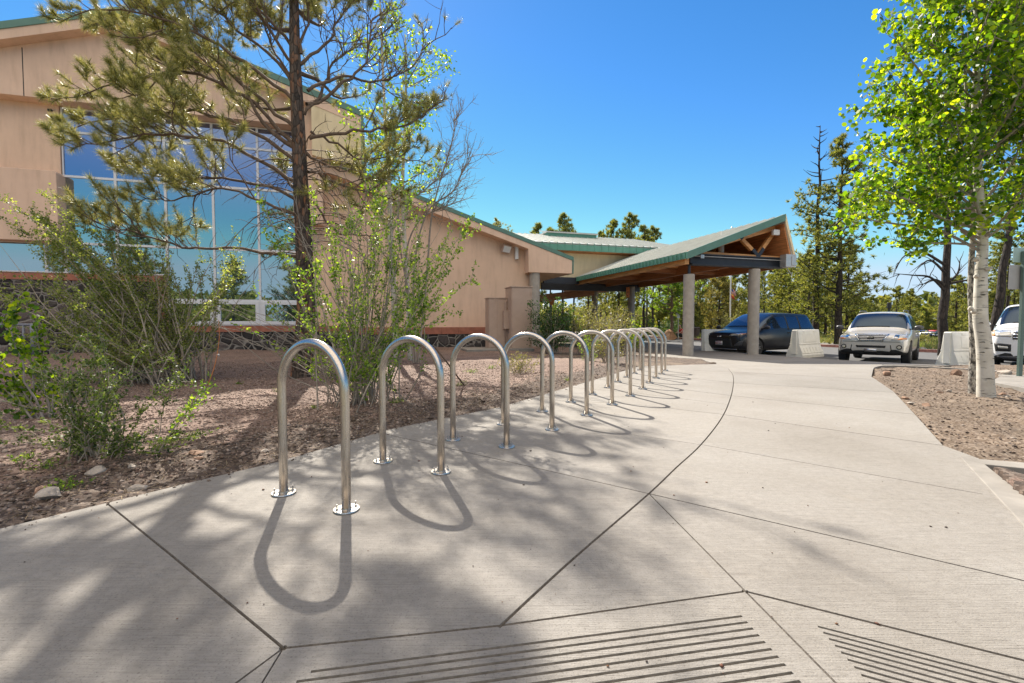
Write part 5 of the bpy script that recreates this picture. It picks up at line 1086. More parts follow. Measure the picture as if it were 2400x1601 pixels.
t = make_pine('leaning_pine', 11, 4.2, .5, 104, n_l=30, tr=.17, cl=.3, lab='dark trunked pine leaning right behind the aspen trunks', lean=.13); put(t, 2322, 18, 1)
rg = np.random.RandomState(77); root = empty('dead_limb_tree', (D(2213, 757, 18.9).x, 18.9, -.3), 'bare dead limbs sticking out left of the dark trunk', 'branch'); T1 = Tubes(5)
for pts in (((2213, 680), (2180, 650), (2140, 645), (2105, 642)), ((2213, 668), (2190, 655), (2160, 668)), ((2215, 640), (2180, 610), (2150, 630)), ((2213, 620), (2160, 590), (2120, 600), (2100, 630)), ((2225, 660), (2245, 640), (2250, 610)), ((2225, 665), (2260, 658), (2290, 655))):
    P = S_(pts, 18.9); T1.add(P, np.linspace(.06, .012, len(P)))
    for i in range(8): q, d = along(P, rg.uniform(.3, 1)); T1.add(curve(q, d+rg.normal(size=3)*.6, rg.uniform(.3, .8), 5, rg, -.4, .15), np.linspace(.018, .005, 6))
T1.build('limb', M['darkbark'], root)
PV = [make_pine('background_pine', 9, 4.6, .16, 111, n_l=58, cl=.34, lab='x'), make_pine('background_pine', 11, 4.0, .38, 112, n_l=46, cl=.34, lab='x'), make_pine('background_pine', 6.5, 4.2, .08, 113, n_l=52, cl=.30, lab='x'), make_pine('background_pine', 13, 4.8, .5, 114, n_l=46, cl=.36, lab='x')]
gold = make_pine('golden_pine', 5.6, 4.4, .06, 115, 'bggold', n_l=64, cl=.28, lab='golden green bushy young pine behind the flagpole'); put(gold, 1685, 41, 1.0)
gr = make_pine('young_pine', 6.3, 4.8, .30, 116, 'roseleaf', n_l=60, cl=.26, lab='fresh green pine with short brown trunk in front of the orange boulder', bark_='branch'); put(gr, 1574, 37.5, 1.0)
KIDS = {o.name: list(o.children) for o in bpy.data.objects if o.children}
used = set(); rg = np.random.RandomState(55)
LB_ = ['pine in the wood beyond the road, one of many alike']
spots = []
for px, Y, v, s_ in ((1262, 44, 1, .95), (1290, 52, 3, .9), (1318, 40, 3, .8), (1345, 55, 1, 1), (1378, 46, 3, .75), (1408, 60, 3, 1.0), (1436, 58, 3, 1.08), (1478, 57, 3, 1.12), (1516, 60, 3, .95), (1508, 42, 1, .9), (1530, 45, 3, .8), (1450, 40, 0, .8), (1420, 46, 0, .9), (1480, 50, 0, 1), (1545, 52, 0, 1), (1600, 50, 0, .9), (1640, 55, 0, 1.0), (1625, 46, 2, 1.1), (1665, 60, 1, 1.0),
    (1720, 52, 2, 1.1), (1745, 60, 0, .9), (1790, 50, 1, .75), (1815, 44, 2, 1.0), (1850, 40, 2, 1.05), (1838, 58, 0, .9), (1880, 48, 2, 1.2), (1895, 36, 0, .75), (1935, 40, 0, .8), (1985, 34, 0, .8), (2010, 60, 2, .9), (2045, 75, 0, .8), (2075, 80, 0, .75), (2100, 62, 2, 1.1), (2132, 52, 0, .62), (2240, 48, 2, 1.0), (2262, 55, 0, .75),
    (2290, 40, 2, .9), (2340, 50, 0, .8), (2375, 38, 0, .7), (2410, 44, 1, .9), (2450, 40, 0, .8), (1575, 60, 1, 1), (1700, 70, 0, 1), (1770, 72, 0, 1), (1950, 75, 0, 1), (1990, 80, 0, .9), (2360, 30, 1, .75), (2150, 92, 0, .9), (2185, 95, 0, 1.0), (2225, 90, 0, .9), (1240, 60, 0, 1), (1390, 70, 0, 1), (1460, 75, 0, 1)): spots.append((px, Y, v, s_))
for px, Y, v, s_ in spots:
    o = PV[v] if v not in used else copy_tree(PV[v]); used.add(v); put(o, px, Y, s_, rz=rg.uniform(0, 6.28))
    uniq = {1436: 'pine top showing above the hall roof, left of the taller one', 1478: 'highest pine top showing above the hall roof', 1516: 'smallest pine top above the hall roof at its right end', 2132: 'round crowned pine on the island left of the dark trunk', 2045: 'small pine top just behind the silver SUV roof', 1262: 'pine nearest the corner column, seen under the canopy'}
    zone = 'under the canopy' if px < 1612 else 'between the front columns' if px < 1770 else 'left of the tall pines' if px < 1920 else 'right of the tall pines' if px < 2200 else 'behind the aspen'
    ORD = ['leftmost', 'second from the left', 'third from the left', 'fourth from the left', 'fifth from the left', 'sixth from the left', 'seventh from the left', 'eighth from the left', 'ninth from the left', 'tenth from the left', 'eleventh from the left', 'twelfth from the left', 'thirteenth from the left', 'fourteenth from the left', 'fifteenth from the left', 'sixteenth from the left', 'seventeenth from the left', 'eighteenth from the left']
    zone_of = lambda x: 0 if x < 1612 else 1 if x < 1770 else 2 if x < 1920 else 3 if x < 2200 else 4
    rank = sum(1 for q in spots if zone_of(q[0]) == zone_of(px) and q[0] not in uniq and q[0] < px)
    tag(o, uniq.get(px, ORD[rank]+' of the wood pines '+zone), 'tree', 'wood pines '+zone)
for x, y, v, s_, wd_ in ((-16, -12, 0, 1.0, 'nearest on the left'), (-9, -22, 2, 1.2, 'a low broad one left of centre'), (-30, -16, 1, .9, 'far out to the left'), (-2, -30, 0, .9, 'straight behind'), (6, -24, 2, 1.1, 'a low broad one to the right'), (-24, -30, 3, .8, 'a tall bare stemmed one at left'), (12, -34, 0, 1, 'farthest back at right'), (-38, -28, 0, 1, 'the outermost at left'), (20, -28, 1, .8, 'the outermost at right')):
    o = copy_tree(PV[v]); o.location = (x, y, -.15); o.scale = (s_,)*3; tag(o, 'pine behind the viewer, '+wd_, 'tree', 'pines reflected in the window wall')
KIDS = {}
# far wood: one mass
rg = np.random.RandomState(66); n = 5200; a = rg.uniform(-.2, 1.35, n); r = rg.uniform(105, 240, n); X = np.sin(a)*r; Y = np.cos(a)*r; hh = rg.uniform(5, 9, n)
C = np.repeat(np.stack([X, Y, far(X, Y)], -1), 26, 0); f = rg.rand(len(C)); hr = np.repeat(hh, 26); C[:, 2] += f*hr*.95; wd = (1-f)*1.7+.2; C[:, 0] += rg.normal(size=len(C))*wd*.6; C[:, 1] += rg.normal(size=len(C))*wd*.6
V, Fc = leaves(C, 1.5, rg, 3, .8); tag(npmesh('distant_wood', V, Fc, M['bgneedle']), kind='stuff')
n = 1500; a = rg.uniform(-np.pi, -.5, n); r = rg.uniform(60, 120, n); X = np.sin(a)*r; Y = np.cos(a)*r; C = np.repeat(np.stack([X, Y, -.5+0*X], -1), 20, 0); f = rg.rand(len(C)); C[:, 2] += f*7; C[:, :2] += rg.normal(size=(len(C), 2))*((1-f)*1.6+.2)[:, None]
V, Fc = leaves(C, 1.6, rg, 3, .8); tag(npmesh('wood_behind', V, Fc, M['bgneedle']), kind='stuff')
# low brush on the island beyond the road
n = 6000; u = rg.uniform(10.8, 26, n); w_ = rg.uniform(-12, 34, n); q = np.array([KERB.x, KERB.y])+u[:, None]*np.array([EV.x, EV.y])+w_[:, None]*np.array([BV.x, BV.y]); k = vnoise(q[:, 0], q[:, 1], 2.2, 9) > .0; q = q[k]
P0 = np.c_[q, far(q[:, 0], q[:, 1])+.02]; V, Fc = needles(P0, np.tile([[0, 0, 1.]], (len(P0), 1)), .42, .035, rg, 12, .55); tag(npmesh('island_brush', V, Fc, M['grass']), kind='stuff')
for i, (px, Y, wpx, top, l) in enumerate(((1720, 33, 60, 735, 'yellow green bush across the road right of the first column'), (2150, 27, 60, 778, 'low bush on the island right of the silver car'), (1975, 28, 50, 765, 'low bush between the two tall pine trunks'), (1240+330, 40, 90, 745, 'dark low juniper behind the boulder'), (2120, 30, 50, 775, 'pale low bush on the island behind the silver car'))):
    zb = float(far(0, Y)); bush(px, 800, Y, wpx, top, l, 'darkleaf' if i == 3 else 'yellowleaf', 120+i, .12, 24, per=3, step=.2, clus=.12, z0=zb)
b = D(1165, 700, 34); 
bt = make_pine('roof_tree', 9.9, 5.0, .4, 130, 'yellowleaf', n_l=34, cl=.22, lab='leafy treetop showing above the wing roof', bark_='greytwig'); put(bt, 1168, 38, .97)
# ================================================================= cars
def paint(name, col, metal=.5, rough=.28): return simple(name, col, rough, metal=metal, var=.03, coat=.8)
def apply_mods(o):
    dg = bpy.context.evaluated_depsgraph_get(); dg.update(); me = bpy.data.meshes.new_from_object(o.evaluated_get(dg)); o.modifiers.clear(); o.data = me
def smoothstepf(a, b, x): t = min(max((x-a)/(b-a), 0), 1); return t*t*(3-2*t)
def car(name, loc, head, label, pm, L=4.57, Wd=1.86, H=1.70, hood=1.0, cowl=.98, ws=.75, roofx=.05, rear=-2.0, rroof=-1.75, belt=1.03, clear=.28, wr=.36, wb=2.71, nose_h=.78, cat='car', group=None, fine=True, style='suv', fx=None, crown=.03):
    "body local frame: x forward, y left, origin on the ground under the middle"
    ang = math.atan2(head[1], head[0]); root = empty(name, loc, label, cat, group); hw = Wd/2; f = L/2
    st = []   # x, zbot, zbelt, ztop, w factor, wtop, kind
    nx = f
    st.append((nx, clear+.10, nose_h-.05, nose_h, .80, .62, 'n')); st.append((nx-.06, clear+.02, nose_h, nose_h+.06, .88, .70, 'n'))
    st.append((nx-.28, clear, nose_h+.10, hood-.04, .965, .80, 'h')); st.append((nx-.75, clear, hood-.07, hood+.02, 1.0, .83, 'h')); st.append((cowl+.12, clear, belt-.04, hood+.075, 1.0, .84, 'h'))
    st.append((cowl, clear, belt-.02, hood+.10, 1.0, .83, 'c'))
    k = (cowl+roofx)/2; st.append((k, clear, belt, (hood+.10+H)/2+.06, 1.0, .775, 'w')); st.append((roofx, clear, belt+.005, H-.03, 1.0, .72, 'w'))
    mids = np.linspace(roofx-.08, rroof, 7)
    for i, x in enumerate(mids): st.append((x, clear, belt+.01+.02*i/6, H-.02*(i == 0)-.04*smoothstepf(-.6, rroof, x)*0-.02*(i > 4), 1.0, .73, 'r' if i not in (2, 3) or style == 'x' else 'r'))
    st.append((rear, clear, belt+.03, H-.10, .985, .70, 'b')); st.append((-f+.10, clear+.02, belt-.02, belt+.16, .96, .72, 'b')); st.append((-f, clear+.12, belt-.15, belt-.02, .88, .70, 'b'))
    rings = []
    for x, zb, zl_, zt_, wf, wt, kd in st:
        w_ = hw*wf; zm_ = zb+(zl_-zb)*.62; pr = [(0, zb), (w_*.9, zb), (w_*.985, zb+.09), (w_, zm_-.08), (w_*1.0, zm_+.05), (w_*.965, zl_)]
        top = [(hw*wt+(.03 if kd in 'wr' else 0), zt_-.055), (hw*wt*.86, zt_), (hw*wt*.45, zt_+crown*.7), (0, zt_+crown)]
        half = pr+top; ring = half+[(-y, z) for y, z in half[-2:0:-1]]; rings.append([(x, y, z) for y, z in ring])
    n = len(rings[0]); V = [p for r in rings for p in r]; Fs = []; Mi = []
    kinds = [s_[6] for s_ in st]
    for i in range(len(rings)-1):
        for j in range(n):
            Fs.append((i*n+j, (i+1)*n+j, (i+1)*n+(j+1) % n, i*n+(j+1) % n)); jj = j if j < 9 else n-1-j; a, b = kinds[i], kinds[i+1]; mi = 0
            if jj in (6, 7, 8) and (a, b) in (('c', 'w'), ('w', 'w')): mi = 1
            if jj == 5 and (a+b) in ('wr', 'rr'): mi = 1
            if jj == 5 and (a+b) == 'ww': mi = 1
            if jj in (6, 7, 8) and (a, b) == ('b', 'b') and i == len(rings)-3: mi = 1
            if jj in (0, 1): mi = 2
            Mi.append(mi)
    Fs.append(tuple(range(n))); Mi.append(0); Fs.append(tuple(range((len(rings)-1)*n+n-1, (len(rings)-1)*n-1, -1))); Mi.append(0)
    mb = MB(); mb.v = V; mb.f = Fs; mb.m = Mi; bo = mb.build('body', [pm, M['carglass'], M['black']], None, smooth=True)
    bm = bmesh.new(); bm.from_mesh(bo.data); bmesh.ops.recalc_face_normals(bm, faces=bm.faces); bm.to_mesh(bo.data); bm.free()
    s_ = bo.modifiers.new('s', 'SUBSURF'); s_.levels = s_.render_levels = 2 if fine else 1; apply_mods(bo)
    # wheel wells
    wx = [wb/2+.08, -wb/2+.08]
    cm_ = MB()
    for x in wx:
        for sy in (-1, 1): cm_.lathe([(wr+.06, -.15), (wr+.06, .15)], (x, sy*(hw-.11), wr), 28, 'y')
    co_ = cm_.build('well', [M['black']]); bm = bmesh.new(); bm.from_mesh(co_.data); bmesh.ops.recalc_face_normals(bm, faces=bm.faces); bm.to_mesh(co_.data); bm.free()
    md = bo.modifiers.new('b', 'BOOLEAN'); md.operation = 'DIFFERENCE'; md.object = co_; md.solver = 'EXACT'
    try: md.material_mode = 'TRANSFER'
    except Exception: pass
    apply_mods(bo); bpy.data.objects.remove(co_); bo.data.polygons.foreach_set('use_smooth', [True]*len(bo.data.polygons)); bo.parent = root; bo.location = (0, 0, 0)
    bv = BVHTree.FromPolygons([v.co for v in bo.data.vertices], [p.vertices for p in bo.data.polygons])
    def patch(nm, q, mat, t=.012, nx_=8, nz_=4, parent=root, axis='x', inset=0):
        "q: four (y,z) corners bl br tr tl cast on the body from the front (or x,z from the left)"
        mm = MB(); A_ = []
        for kz in range(nz_+1):
            for ky in range(nx_+1):
                u, v = ky/nx_, kz/nz_; a = (1-u)*(1-v)*Vector(q[0])+u*(1-v)*Vector(q[1])+u*v*Vector(q[2])+(1-u)*v*Vector(q[3])
                if axis == 'x': h_ = bv.ray_cast(Vector((4, a.x, a.y)), Vector((-1, 0, 0))); base = h_[0] if h_[0] else Vector((f-.2, a.x, a.y)); A_.append(base+Vector((t, 0, 0)))
                else:
                    sg = axis; h_ = bv.ray_cast(Vector((a.x, 3*sg, a.y)), Vector((0, -sg, 0))); base = h_[0] if h_[0] else Vector((a.x, hw*sg, a.y)); A_.append(base+Vector((0, t*sg, 0)))
        N1 = len(A_); Dv = Vector((-.05-t, 0, 0)) if axis == 'x' else Vector((0, -(.03+t)*axis, 0)); idx = lambda i, k_: k_*(nx_+1)+i
        fs = [(idx(i, k_), idx(i+1, k_), idx(i+1, k_+1), idx(i, k_+1)) for i in range(nx_) for k_ in range(nz_)]
        per = [idx(i, 0) for i in range(nx_+1)]+[idx(nx_, k_) for k_ in range(1, nz_+1)]+[idx(i, nz_) for i in range(nx_-1, -1, -1)]+[idx(0, k_) for k_ in range(nz_-1, 0, -1)]
        vs_ = A_+[p+Dv for p in A_]; fs += [(per[i], N1+per[i], N1+per[(i+1) % len(per)], per[(i+1) % len(per)]) for i in range(len(per))]
        mm.add(vs_, fs); mm_o = MB(); mm_o.v = mm.v; mm_o.f = mm.f; mm_o.m = mm.m
        return raw(mm_o, nm, mat, parent, True)
    def raw(mm, nm, mat, parent=root, smooth=False, bevel=0):
        me = bpy.data.meshes.new(nm); me.from_pydata(mm.v, [], mm.f)
        for m_ in (mat if isinstance(mat, list) else [mat]): me.materials.append(m_)
        me.polygons.foreach_set('material_index', mm.m)
        if smooth: me.polygons.foreach_set('use_smooth', [True]*len(mm.f))
        me.update(); o = bpy.data.objects.new(nm, me); COL.objects.link(o); o.parent = parent
        if bevel: b_ = o.modifiers.new('bevel', 'BEVEL'); b_.width = bevel; b_.segments = 2
        return o
    for x in wx:
        for sy in (-1, 1):
            mm = MB(); c = (x, sy*(hw-.115), wr); mm.lathe([(wr*.66, -.11), (wr*.94, -.115), (wr, -.08), (wr, .08), (wr*.94, .115), (wr*.66, .11)], c, 32, 'y'); wh = raw(mm, 'wheel', M['rubber'], root, False)
            if fine:
                mm = MB(); y0 = sy*(hw-.115)+sy*.085; mm.lathe([(wr*.66, -.02), (wr*.66, .03), (wr*.6, .03), (wr*.58, -.005), (wr*.1, -.005)] if sy > 0 else [(wr*.1, .005), (wr*.58, .005), (wr*.6, -.03), (wr*.66, -.03), (wr*.66, .02)], (x, y0, wr), 32, 'y', 1)
                for k_ in range(10):
                    a = k_*math.pi/5+(.12 if k_ % 2 else -.12); d_ = Vector((math.sin(a), 0, math.cos(a))); s2 = Vector((math.cos(a), 0, -math.sin(a))); c_ = Vector((x, y0+sy*.005, wr))
                    mm.hexa(c_+d_*wr*.12-s2*.016, d_*wr*.5, s2*.032, Vector((0, sy*.02, 0)))
                mm.lathe([(.01, 0), (.055, 0), (.05, sy*.03), (.01, sy*.032)], (x, y0, wr), 16, 'y'); raw(mm, 'rim', [M['alloy'], M['black']], wh)
    mz = belt+.10; mx_ = cowl-.12
    for sy in (-1, 1):
        mm = MB(); bm2 = bmesh.new(); bmesh.ops.create_uvsphere(bm2, u_segments=16, v_segments=10, radius=1)
        mm.v = [((v.co.x*.07+mx_), sy*(hw+.13)+v.co.y*.12, mz+v.co.z*.075) for v in bm2.verts]; mm.f = [tuple(v.index for v in p.verts) for p in bm2.faces]; mm.m = [0]*len(mm.f); bm2.free()
        mi_ = raw(mm, 'mirror', M['mirrorcap'] if fx != 'white' else pm, root, True)
        mm = MB(); mm.box((mx_, sy*(hw-.0), mz-.05), (.06, .22, .04)); raw(mm, 'mirror_arm', M['black'], mi_)
    h2 = dict(patch=patch, raw=raw, root=root, body=bo, f=f, hw=hw, belt=belt, H=H, cowl=cowl, roofx=roofx, hood=hood, rroof=rroof, bv=bv)
    if fine:
        for k_, x in enumerate(np.linspace(roofx+.12, rroof, 4)[1:3]):
            for sy in (-1, 1): patch('window_pillar', [(x-.05, belt+.0), (x+.05, belt+.0), (x+.04, H-.1), (x-.04, H-.1)], M['black'], .004, 1, 6, axis=sy)
        for sy in (-1, 1):
            for x in (mids[0]-.0, mids[0]-1.05): patch('door_handle', [(x-.75, belt-.14), (x-.55, belt-.14), (x-.55, belt-.10), (x-.75, belt-.10)], M['black' if fx != 'silver' else 'chrome'], .02, 3, 1, axis=sy)
            patch('door_seam', [(mids[0]-.92, .45), (mids[0]-.905, .45), (mids[0]-.905, belt), (mids[0]-.92, belt)], M['black'], .002, 1, 6, axis=sy)
        for sy in (-1, 1):
            mm = MB(); pts = []
            for y in np.linspace(.05, .62, 7): pts.append(Vector((cowl-.02-.10*(.62-y)*0+.015, (sy*.0-.30)+y if sy > 0 else -.05-y*.85+.0, 0)))
            P2 = []
            for p in pts: h_ = bv.ray_cast(Vector((p.x-.05-.12*abs(p.y)*0, p.y, 3)), Vector((0, 0, -1))); P2.append((h_[0] if h_[0] else Vector((p.x, p.y, hood+.12)))+Vector((0, 0, .015)))
            mm.tube(P2, .009, 6); raw(mm, 'wiper', M['black'])
    root.rotation_euler = (0, 0, ang); return h2
M['mirrorcap'] = simple('dark mirror cap', (.05, .05, .055), .35)
M['lamp'] = glass('headlamp glass', (.9, .92, .95), .22, (.42, .40, .34), .05); M['amber'] = simple('amber lens', (.70, .25, .04), .3)
M['platewhite'] = simple('licence plate', (.55, .53, .53), .5, var=.04); M['platered'] = simple('plate legend', (.35, .03, .05), .5)
def ptext(h, txt, size, y, z, x, parent, mat, th=.004):
    mm = MB(); place_text(mm, txt, size, (x, y, z), (0, 1, 0), (0, 0, 1), th); h['raw'](mm, 'lettering', mat, parent)
# silver SUV -------------------------------------------------------
def uv(dx, dy): l = math.hypot(dx, dy); return (dx/l, dy/l)
silver = paint('silver car paint', (.52, .49, .44), .3, .36)
h = car('silver_suv', (12.93, 16.45, -.33), uv(-.70, -.715), 'silver SUV parked nose first, facing the walk between two white barriers', silver, L=4.57, Wd=1.86, H=1.70, hood=1.02, cowl=.93, roofx=.18, rear=-1.95, rroof=-1.85, belt=1.08, clear=.30, wr=.37, nose_h=.86, fx='silver')
p = h['patch']
for s in (-1, 1):
    q = [(s*.50, .80), (s*.86, .82), (s*.88, .99), (s*.60, 1.00)]; q = q if s > 0 else [q[1], q[0], q[3], q[2]]
    hl = p('headlight', q, M['lamp'], .014, 8, 5); q2 = [(s*.64, .815), (s*.855, .825), (s*.855, .87), (s*.72, .86)]; q2 = q2 if s > 0 else [q2[1], q2[0], q2[3], q2[2]]; p('turn_signal', q2, M['amber'], .019, 6, 2, parent=hl)
    q3 = [(s*.56, .86), (s*.68, .86), (s*.68, .96), (s*.58, .96)]; q3 = q3 if s > 0 else [q3[1], q3[0], q3[3], q3[2]]; p('reflector', q3, M['chrome'], .018, 4, 4, parent=hl)
    mm = MB(); 
    hit = h['bv'].ray_cast(Vector((4, s*.70, .58)), Vector((-1, 0, 0)))[0]; mm.lathe([(.0, 0), (.05, 0), (.068, .01), (.072, -.03)], (0, 0, 0), 20, 'y'); mm.v = [(hit.x+.012+v[1]*1.0, hit.y+v[0], hit.z+v[2]) for v in mm.v]; h['raw'](mm, 'fog_light', M['black'], h['root'])
    mm = MB(); mm.lathe([(.0, .01), (.045, .012), (.046, .0)], (0, 0, 0), 20, 'y'); mm.v = [(hit.x+.014+v[1], hit.y+v[0], hit.z+v[2]) for v in mm.v]; h['raw'](mm, 'fog_lens', M['lamp'], h['root'])
    q = [(s*.52, .34), (s*.545, .34), (s*.50, .64), (s*.48, .64)]; q = q if s > 0 else [q[1], q[0], q[3], q[2]]; p('bumper_seam', q, M['black'], .006, 1, 6)
g = p('grille', [(-.29, .775), (.29, .775), (.42, .985), (-.42, .985)], M['black'], .012, 12, 5)
for z in (.80, .85, .90, .95): wv = .29+(z-.775)/.21*.12; p('grille_bar', [(-wv, z-.009), (wv, z-.009), (wv+.01, z+.009), (-wv-.01, z+.009)], M['chrome'], .026, 12, 1, parent=g)
for s in (-1, 1): q = [(s*.28, .765), (s*.31, .765), (s*.45, .99), (s*.41, .985)]; q = q if s > 0 else [q[1], q[0], q[3], q[2]]; p('grille_frame', q, M['chrome'], .026, 1, 6, parent=g)
em = p('emblem', [(-.085, .85), (.085, .85), (.085, .905), (-.085, .905)], M['black'], .034, 4, 2, parent=g)
xf = h['bv'].ray_cast(Vector((4, 0, .88)), Vector((-1, 0, 0)))[0].x
mm = MB(); place_text(mm, 'KIA', .075, (xf+.042, 0, .878), (0, 1, 0), (0, 0, 1), .006); h['raw'](mm, 'lettering', M['chrome'], g)
p('bumper_line', [(-.86, .735), (.86, .735), (.86, .75), (-.86, .75)], M['black'], .004, 20, 1); p('air_intake', [(-.36, .555), (.36, .555), (.38, .625), (-.38, .625)], M['black'], .008, 12, 2); pl = p('plate', [(-.155, .42), (.155, .42), (.155, .52), (-.155, .52)], M['alloy'], .04, 2, 2)
for s in (-.24, -.02, .2): p('skid_slot', [(s-.07, .335), (s+.07, .335), (s+.07, .38), (s-.07, .38)], M['black'], .008, 2, 1)
for s in (-1, 1):
    mm = MB(); mm.tube([Vector((.05, s*.60, 1.70)), Vector((-.1, s*.61, 1.76)), Vector((-1.4, s*.61, 1.77)), Vector((-1.6, s*.60, 1.71))], .018, 8); h['raw'](mm, 'roof_rail', M['mirrorcap'], h['root'], True)
mm = MB(); mm.box((-.2, .42, 1.22), (.5, .42, .34)); mm.box((-.2, -.42, 1.22), (.5, .42, .34))
# black minivan ----------------------------------------------------
blackp = simple('black blue car paint', (.004, .004, .007), .32, var=.03, coat=.12)
h = car('black_minivan', (10.62, 20.1, -.33), uv(-.88, -.47), 'black minivan with red and white plate, parked behind the second canopy column', blackp, L=5.17, Wd=1.99, H=1.74, hood=1.02, cowl=1.32, roofx=.25, rear=-2.3, rroof=-2.15, belt=1.05, clear=.20, wr=.35, wb=3.06, nose_h=.86, fx='black')
p = h['patch']
for s in (-1, 1):
    q = [(s*.45, .83), (s*.93, .86), (s*.93, .94), (s*.50, .90)]; q = q if s > 0 else [q[1], q[0], q[3], q[2]]; hl = p('headlight', q, M['lamp'], .014, 8, 3)
    q = [(s*.78, .885), (s*.93, .89), (s*.93, .93), (s*.80, .92)]; q = q if s > 0 else [q[1], q[0], q[3], q[2]]; p('turn_signal', q, M['amber'], .02, 4, 2, parent=hl)
    q = [(s*.62, .40), (s*.90, .44), (s*.93, .66), (s*.70, .50)]; q = q if s > 0 else [q[1], q[0], q[3], q[2]]; p('bumper_vent', q, M['mirrorcap'], .010, 6, 4)
p('grille', [(-.62, .36), (.62, .36), (.52, .72), (-.52, .72)], M['black'], .010, 12, 6); p('emblem', [(-.08, .765), (.08, .765), (.08, .82), (-.08, .82)], M['chrome'], .02, 4, 2)
p('chrome_lip', [(-.85, .29), (.85, .29), (.85, .305), (-.85, .305)], M['chrome'], .012, 16, 1)
pl = p('plate', [(-.155, .46), (.155, .46), (.155, .61), (-.155, .61)], M['platewhite'], .035, 2, 2)
xf = h['bv'].ray_cast(Vector((4, 0, .53)), Vector((-1, 0, 0)))[0].x
mm = MB(); place_text(mm, 'DEY 17A', .075, (xf+.047, 0, .52), (0, 1, 0), (0, 0, 1), .006); mm.box((xf+.045, 0, .592), (.006, .27, .012)); h['raw'](mm, 'lettering', M['platered'], pl)
# white SUV --------------------------------------------------------
whitep = paint('white car paint', (.72, .72, .72), .0, .25)
h = car('white_suv', (15.9, 14.1, -.33), uv(-.74, -.67), 'white SUV cut by the right edge of the view behind the sign post', whitep, L=5.1, Wd=2.03, H=1.90, hood=1.16, cowl=1.12, roofx=.35, rear=-2.25, rroof=-2.15, belt=1.2, clear=.26, wr=.40, wb=3.0, nose_h=1.02, fx='white')
p = h['patch']
for s in (-1, 1):
    q = [(s*.56, .95), (s*.95, .96), (s*.95, 1.14), (s*.58, 1.12)]; q = q if s > 0 else [q[1], q[0], q[3], q[2]]; hl = p('headlight', q, M['lamp'], .014, 8, 4)
    q = [(s*.88, .97), (s*.95, .97), (s*.95, 1.12), (s*.90, 1.12)]; q = q if s > 0 else [q[1], q[0], q[3], q[2]]; p('turn_signal', q, M['amber'], .02, 2, 3, parent=hl)
    q = [(s*.56, .55), (s*.86, .55), (s*.90, .78), (s*.56, .74)]; q = q if s > 0 else [q[1], q[0], q[3], q[2]]; fg = p('fog_recess', q, M['black'], .012, 6, 4)
    q = [(s*.62, .62), (s*.80, .63), (s*.82, .70), (s*.62, .68)]; q = q if s > 0 else [q[1], q[0], q[3], q[2]]; p('fog_light', q, M['lamp'], .02, 4, 2, parent=fg)
g = p('grille', [(-.54, .88), (.54, .88), (.54, 1.13), (-.54, 1.13)], M['black'], .012, 12, 4)
for z in (.93, 1.01, 1.09): p('grille_bar', [(-.53, z-.015), (.53, z-.015), (.53, z+.015), (-.53, z+.015)], M['chrome'], .026, 12, 1, parent=g)
p('lower_trim', [(-.95, .30), (.95, .30), (.95, .42), (-.95, .42)], M['mirrorcap'], .012, 16, 2)
# far parked cars ---------------------------------------------------
for (px, Y, kind, col, hd, lab) in ((2170, 83, 'van', (.75, .75, .74), (.95, -.3), 'white long van at the back of the far parking lot'), (2166, 77, 'car', (.48, .07, .02), (.5, -.85), 'orange car parked in front of the white van, far away'), (2177, 76, 'suv', (.025, .045, .12), (.35, -.93), 'dark blue SUV in the far parking lot beside the orange car'),
        (2189, 73, 'car', (.65, .65, .65), (.2, -.97), 'white small car in the far parking lot left of the red one'), (2199, 75, 'suv', (.42, .02, .02), (.2, -.97), 'red car in the far parking lot nearest the dark trunk'), (2337, 46, 'suv', (.02, .06, .22), (-.3, -.95), 'blue car parked far behind, seen between aspen and white SUV')):
    x = D(px, 757, Y); kw = dict(L=5.6, Wd=2.0, H=2.1, hood=1.2, cowl=1.9, roofx=1.2, rear=-2.7, rroof=-2.6, belt=1.25, nose_h=1.0) if kind == 'van' else dict(L=4.6, H=1.72) if kind == 'suv' else dict(L=4.4, H=1.45, hood=.9, belt=.92, nose_h=.72, cowl=.9, roofx=0.0, rear=-1.75, rroof=-1.3, clear=.2, wr=.33)
    car('parked_car' if kind != 'van' else 'parked_van', (x.x, Y, float(far(x.x, Y))+.06), uv(*hd), lab, paint('far '+lab[:12]+' paint', col, .1, .3), fine=False, cat=('van' if kind == 'van' else 'car'), group='cars in the far parking lot', **kw)
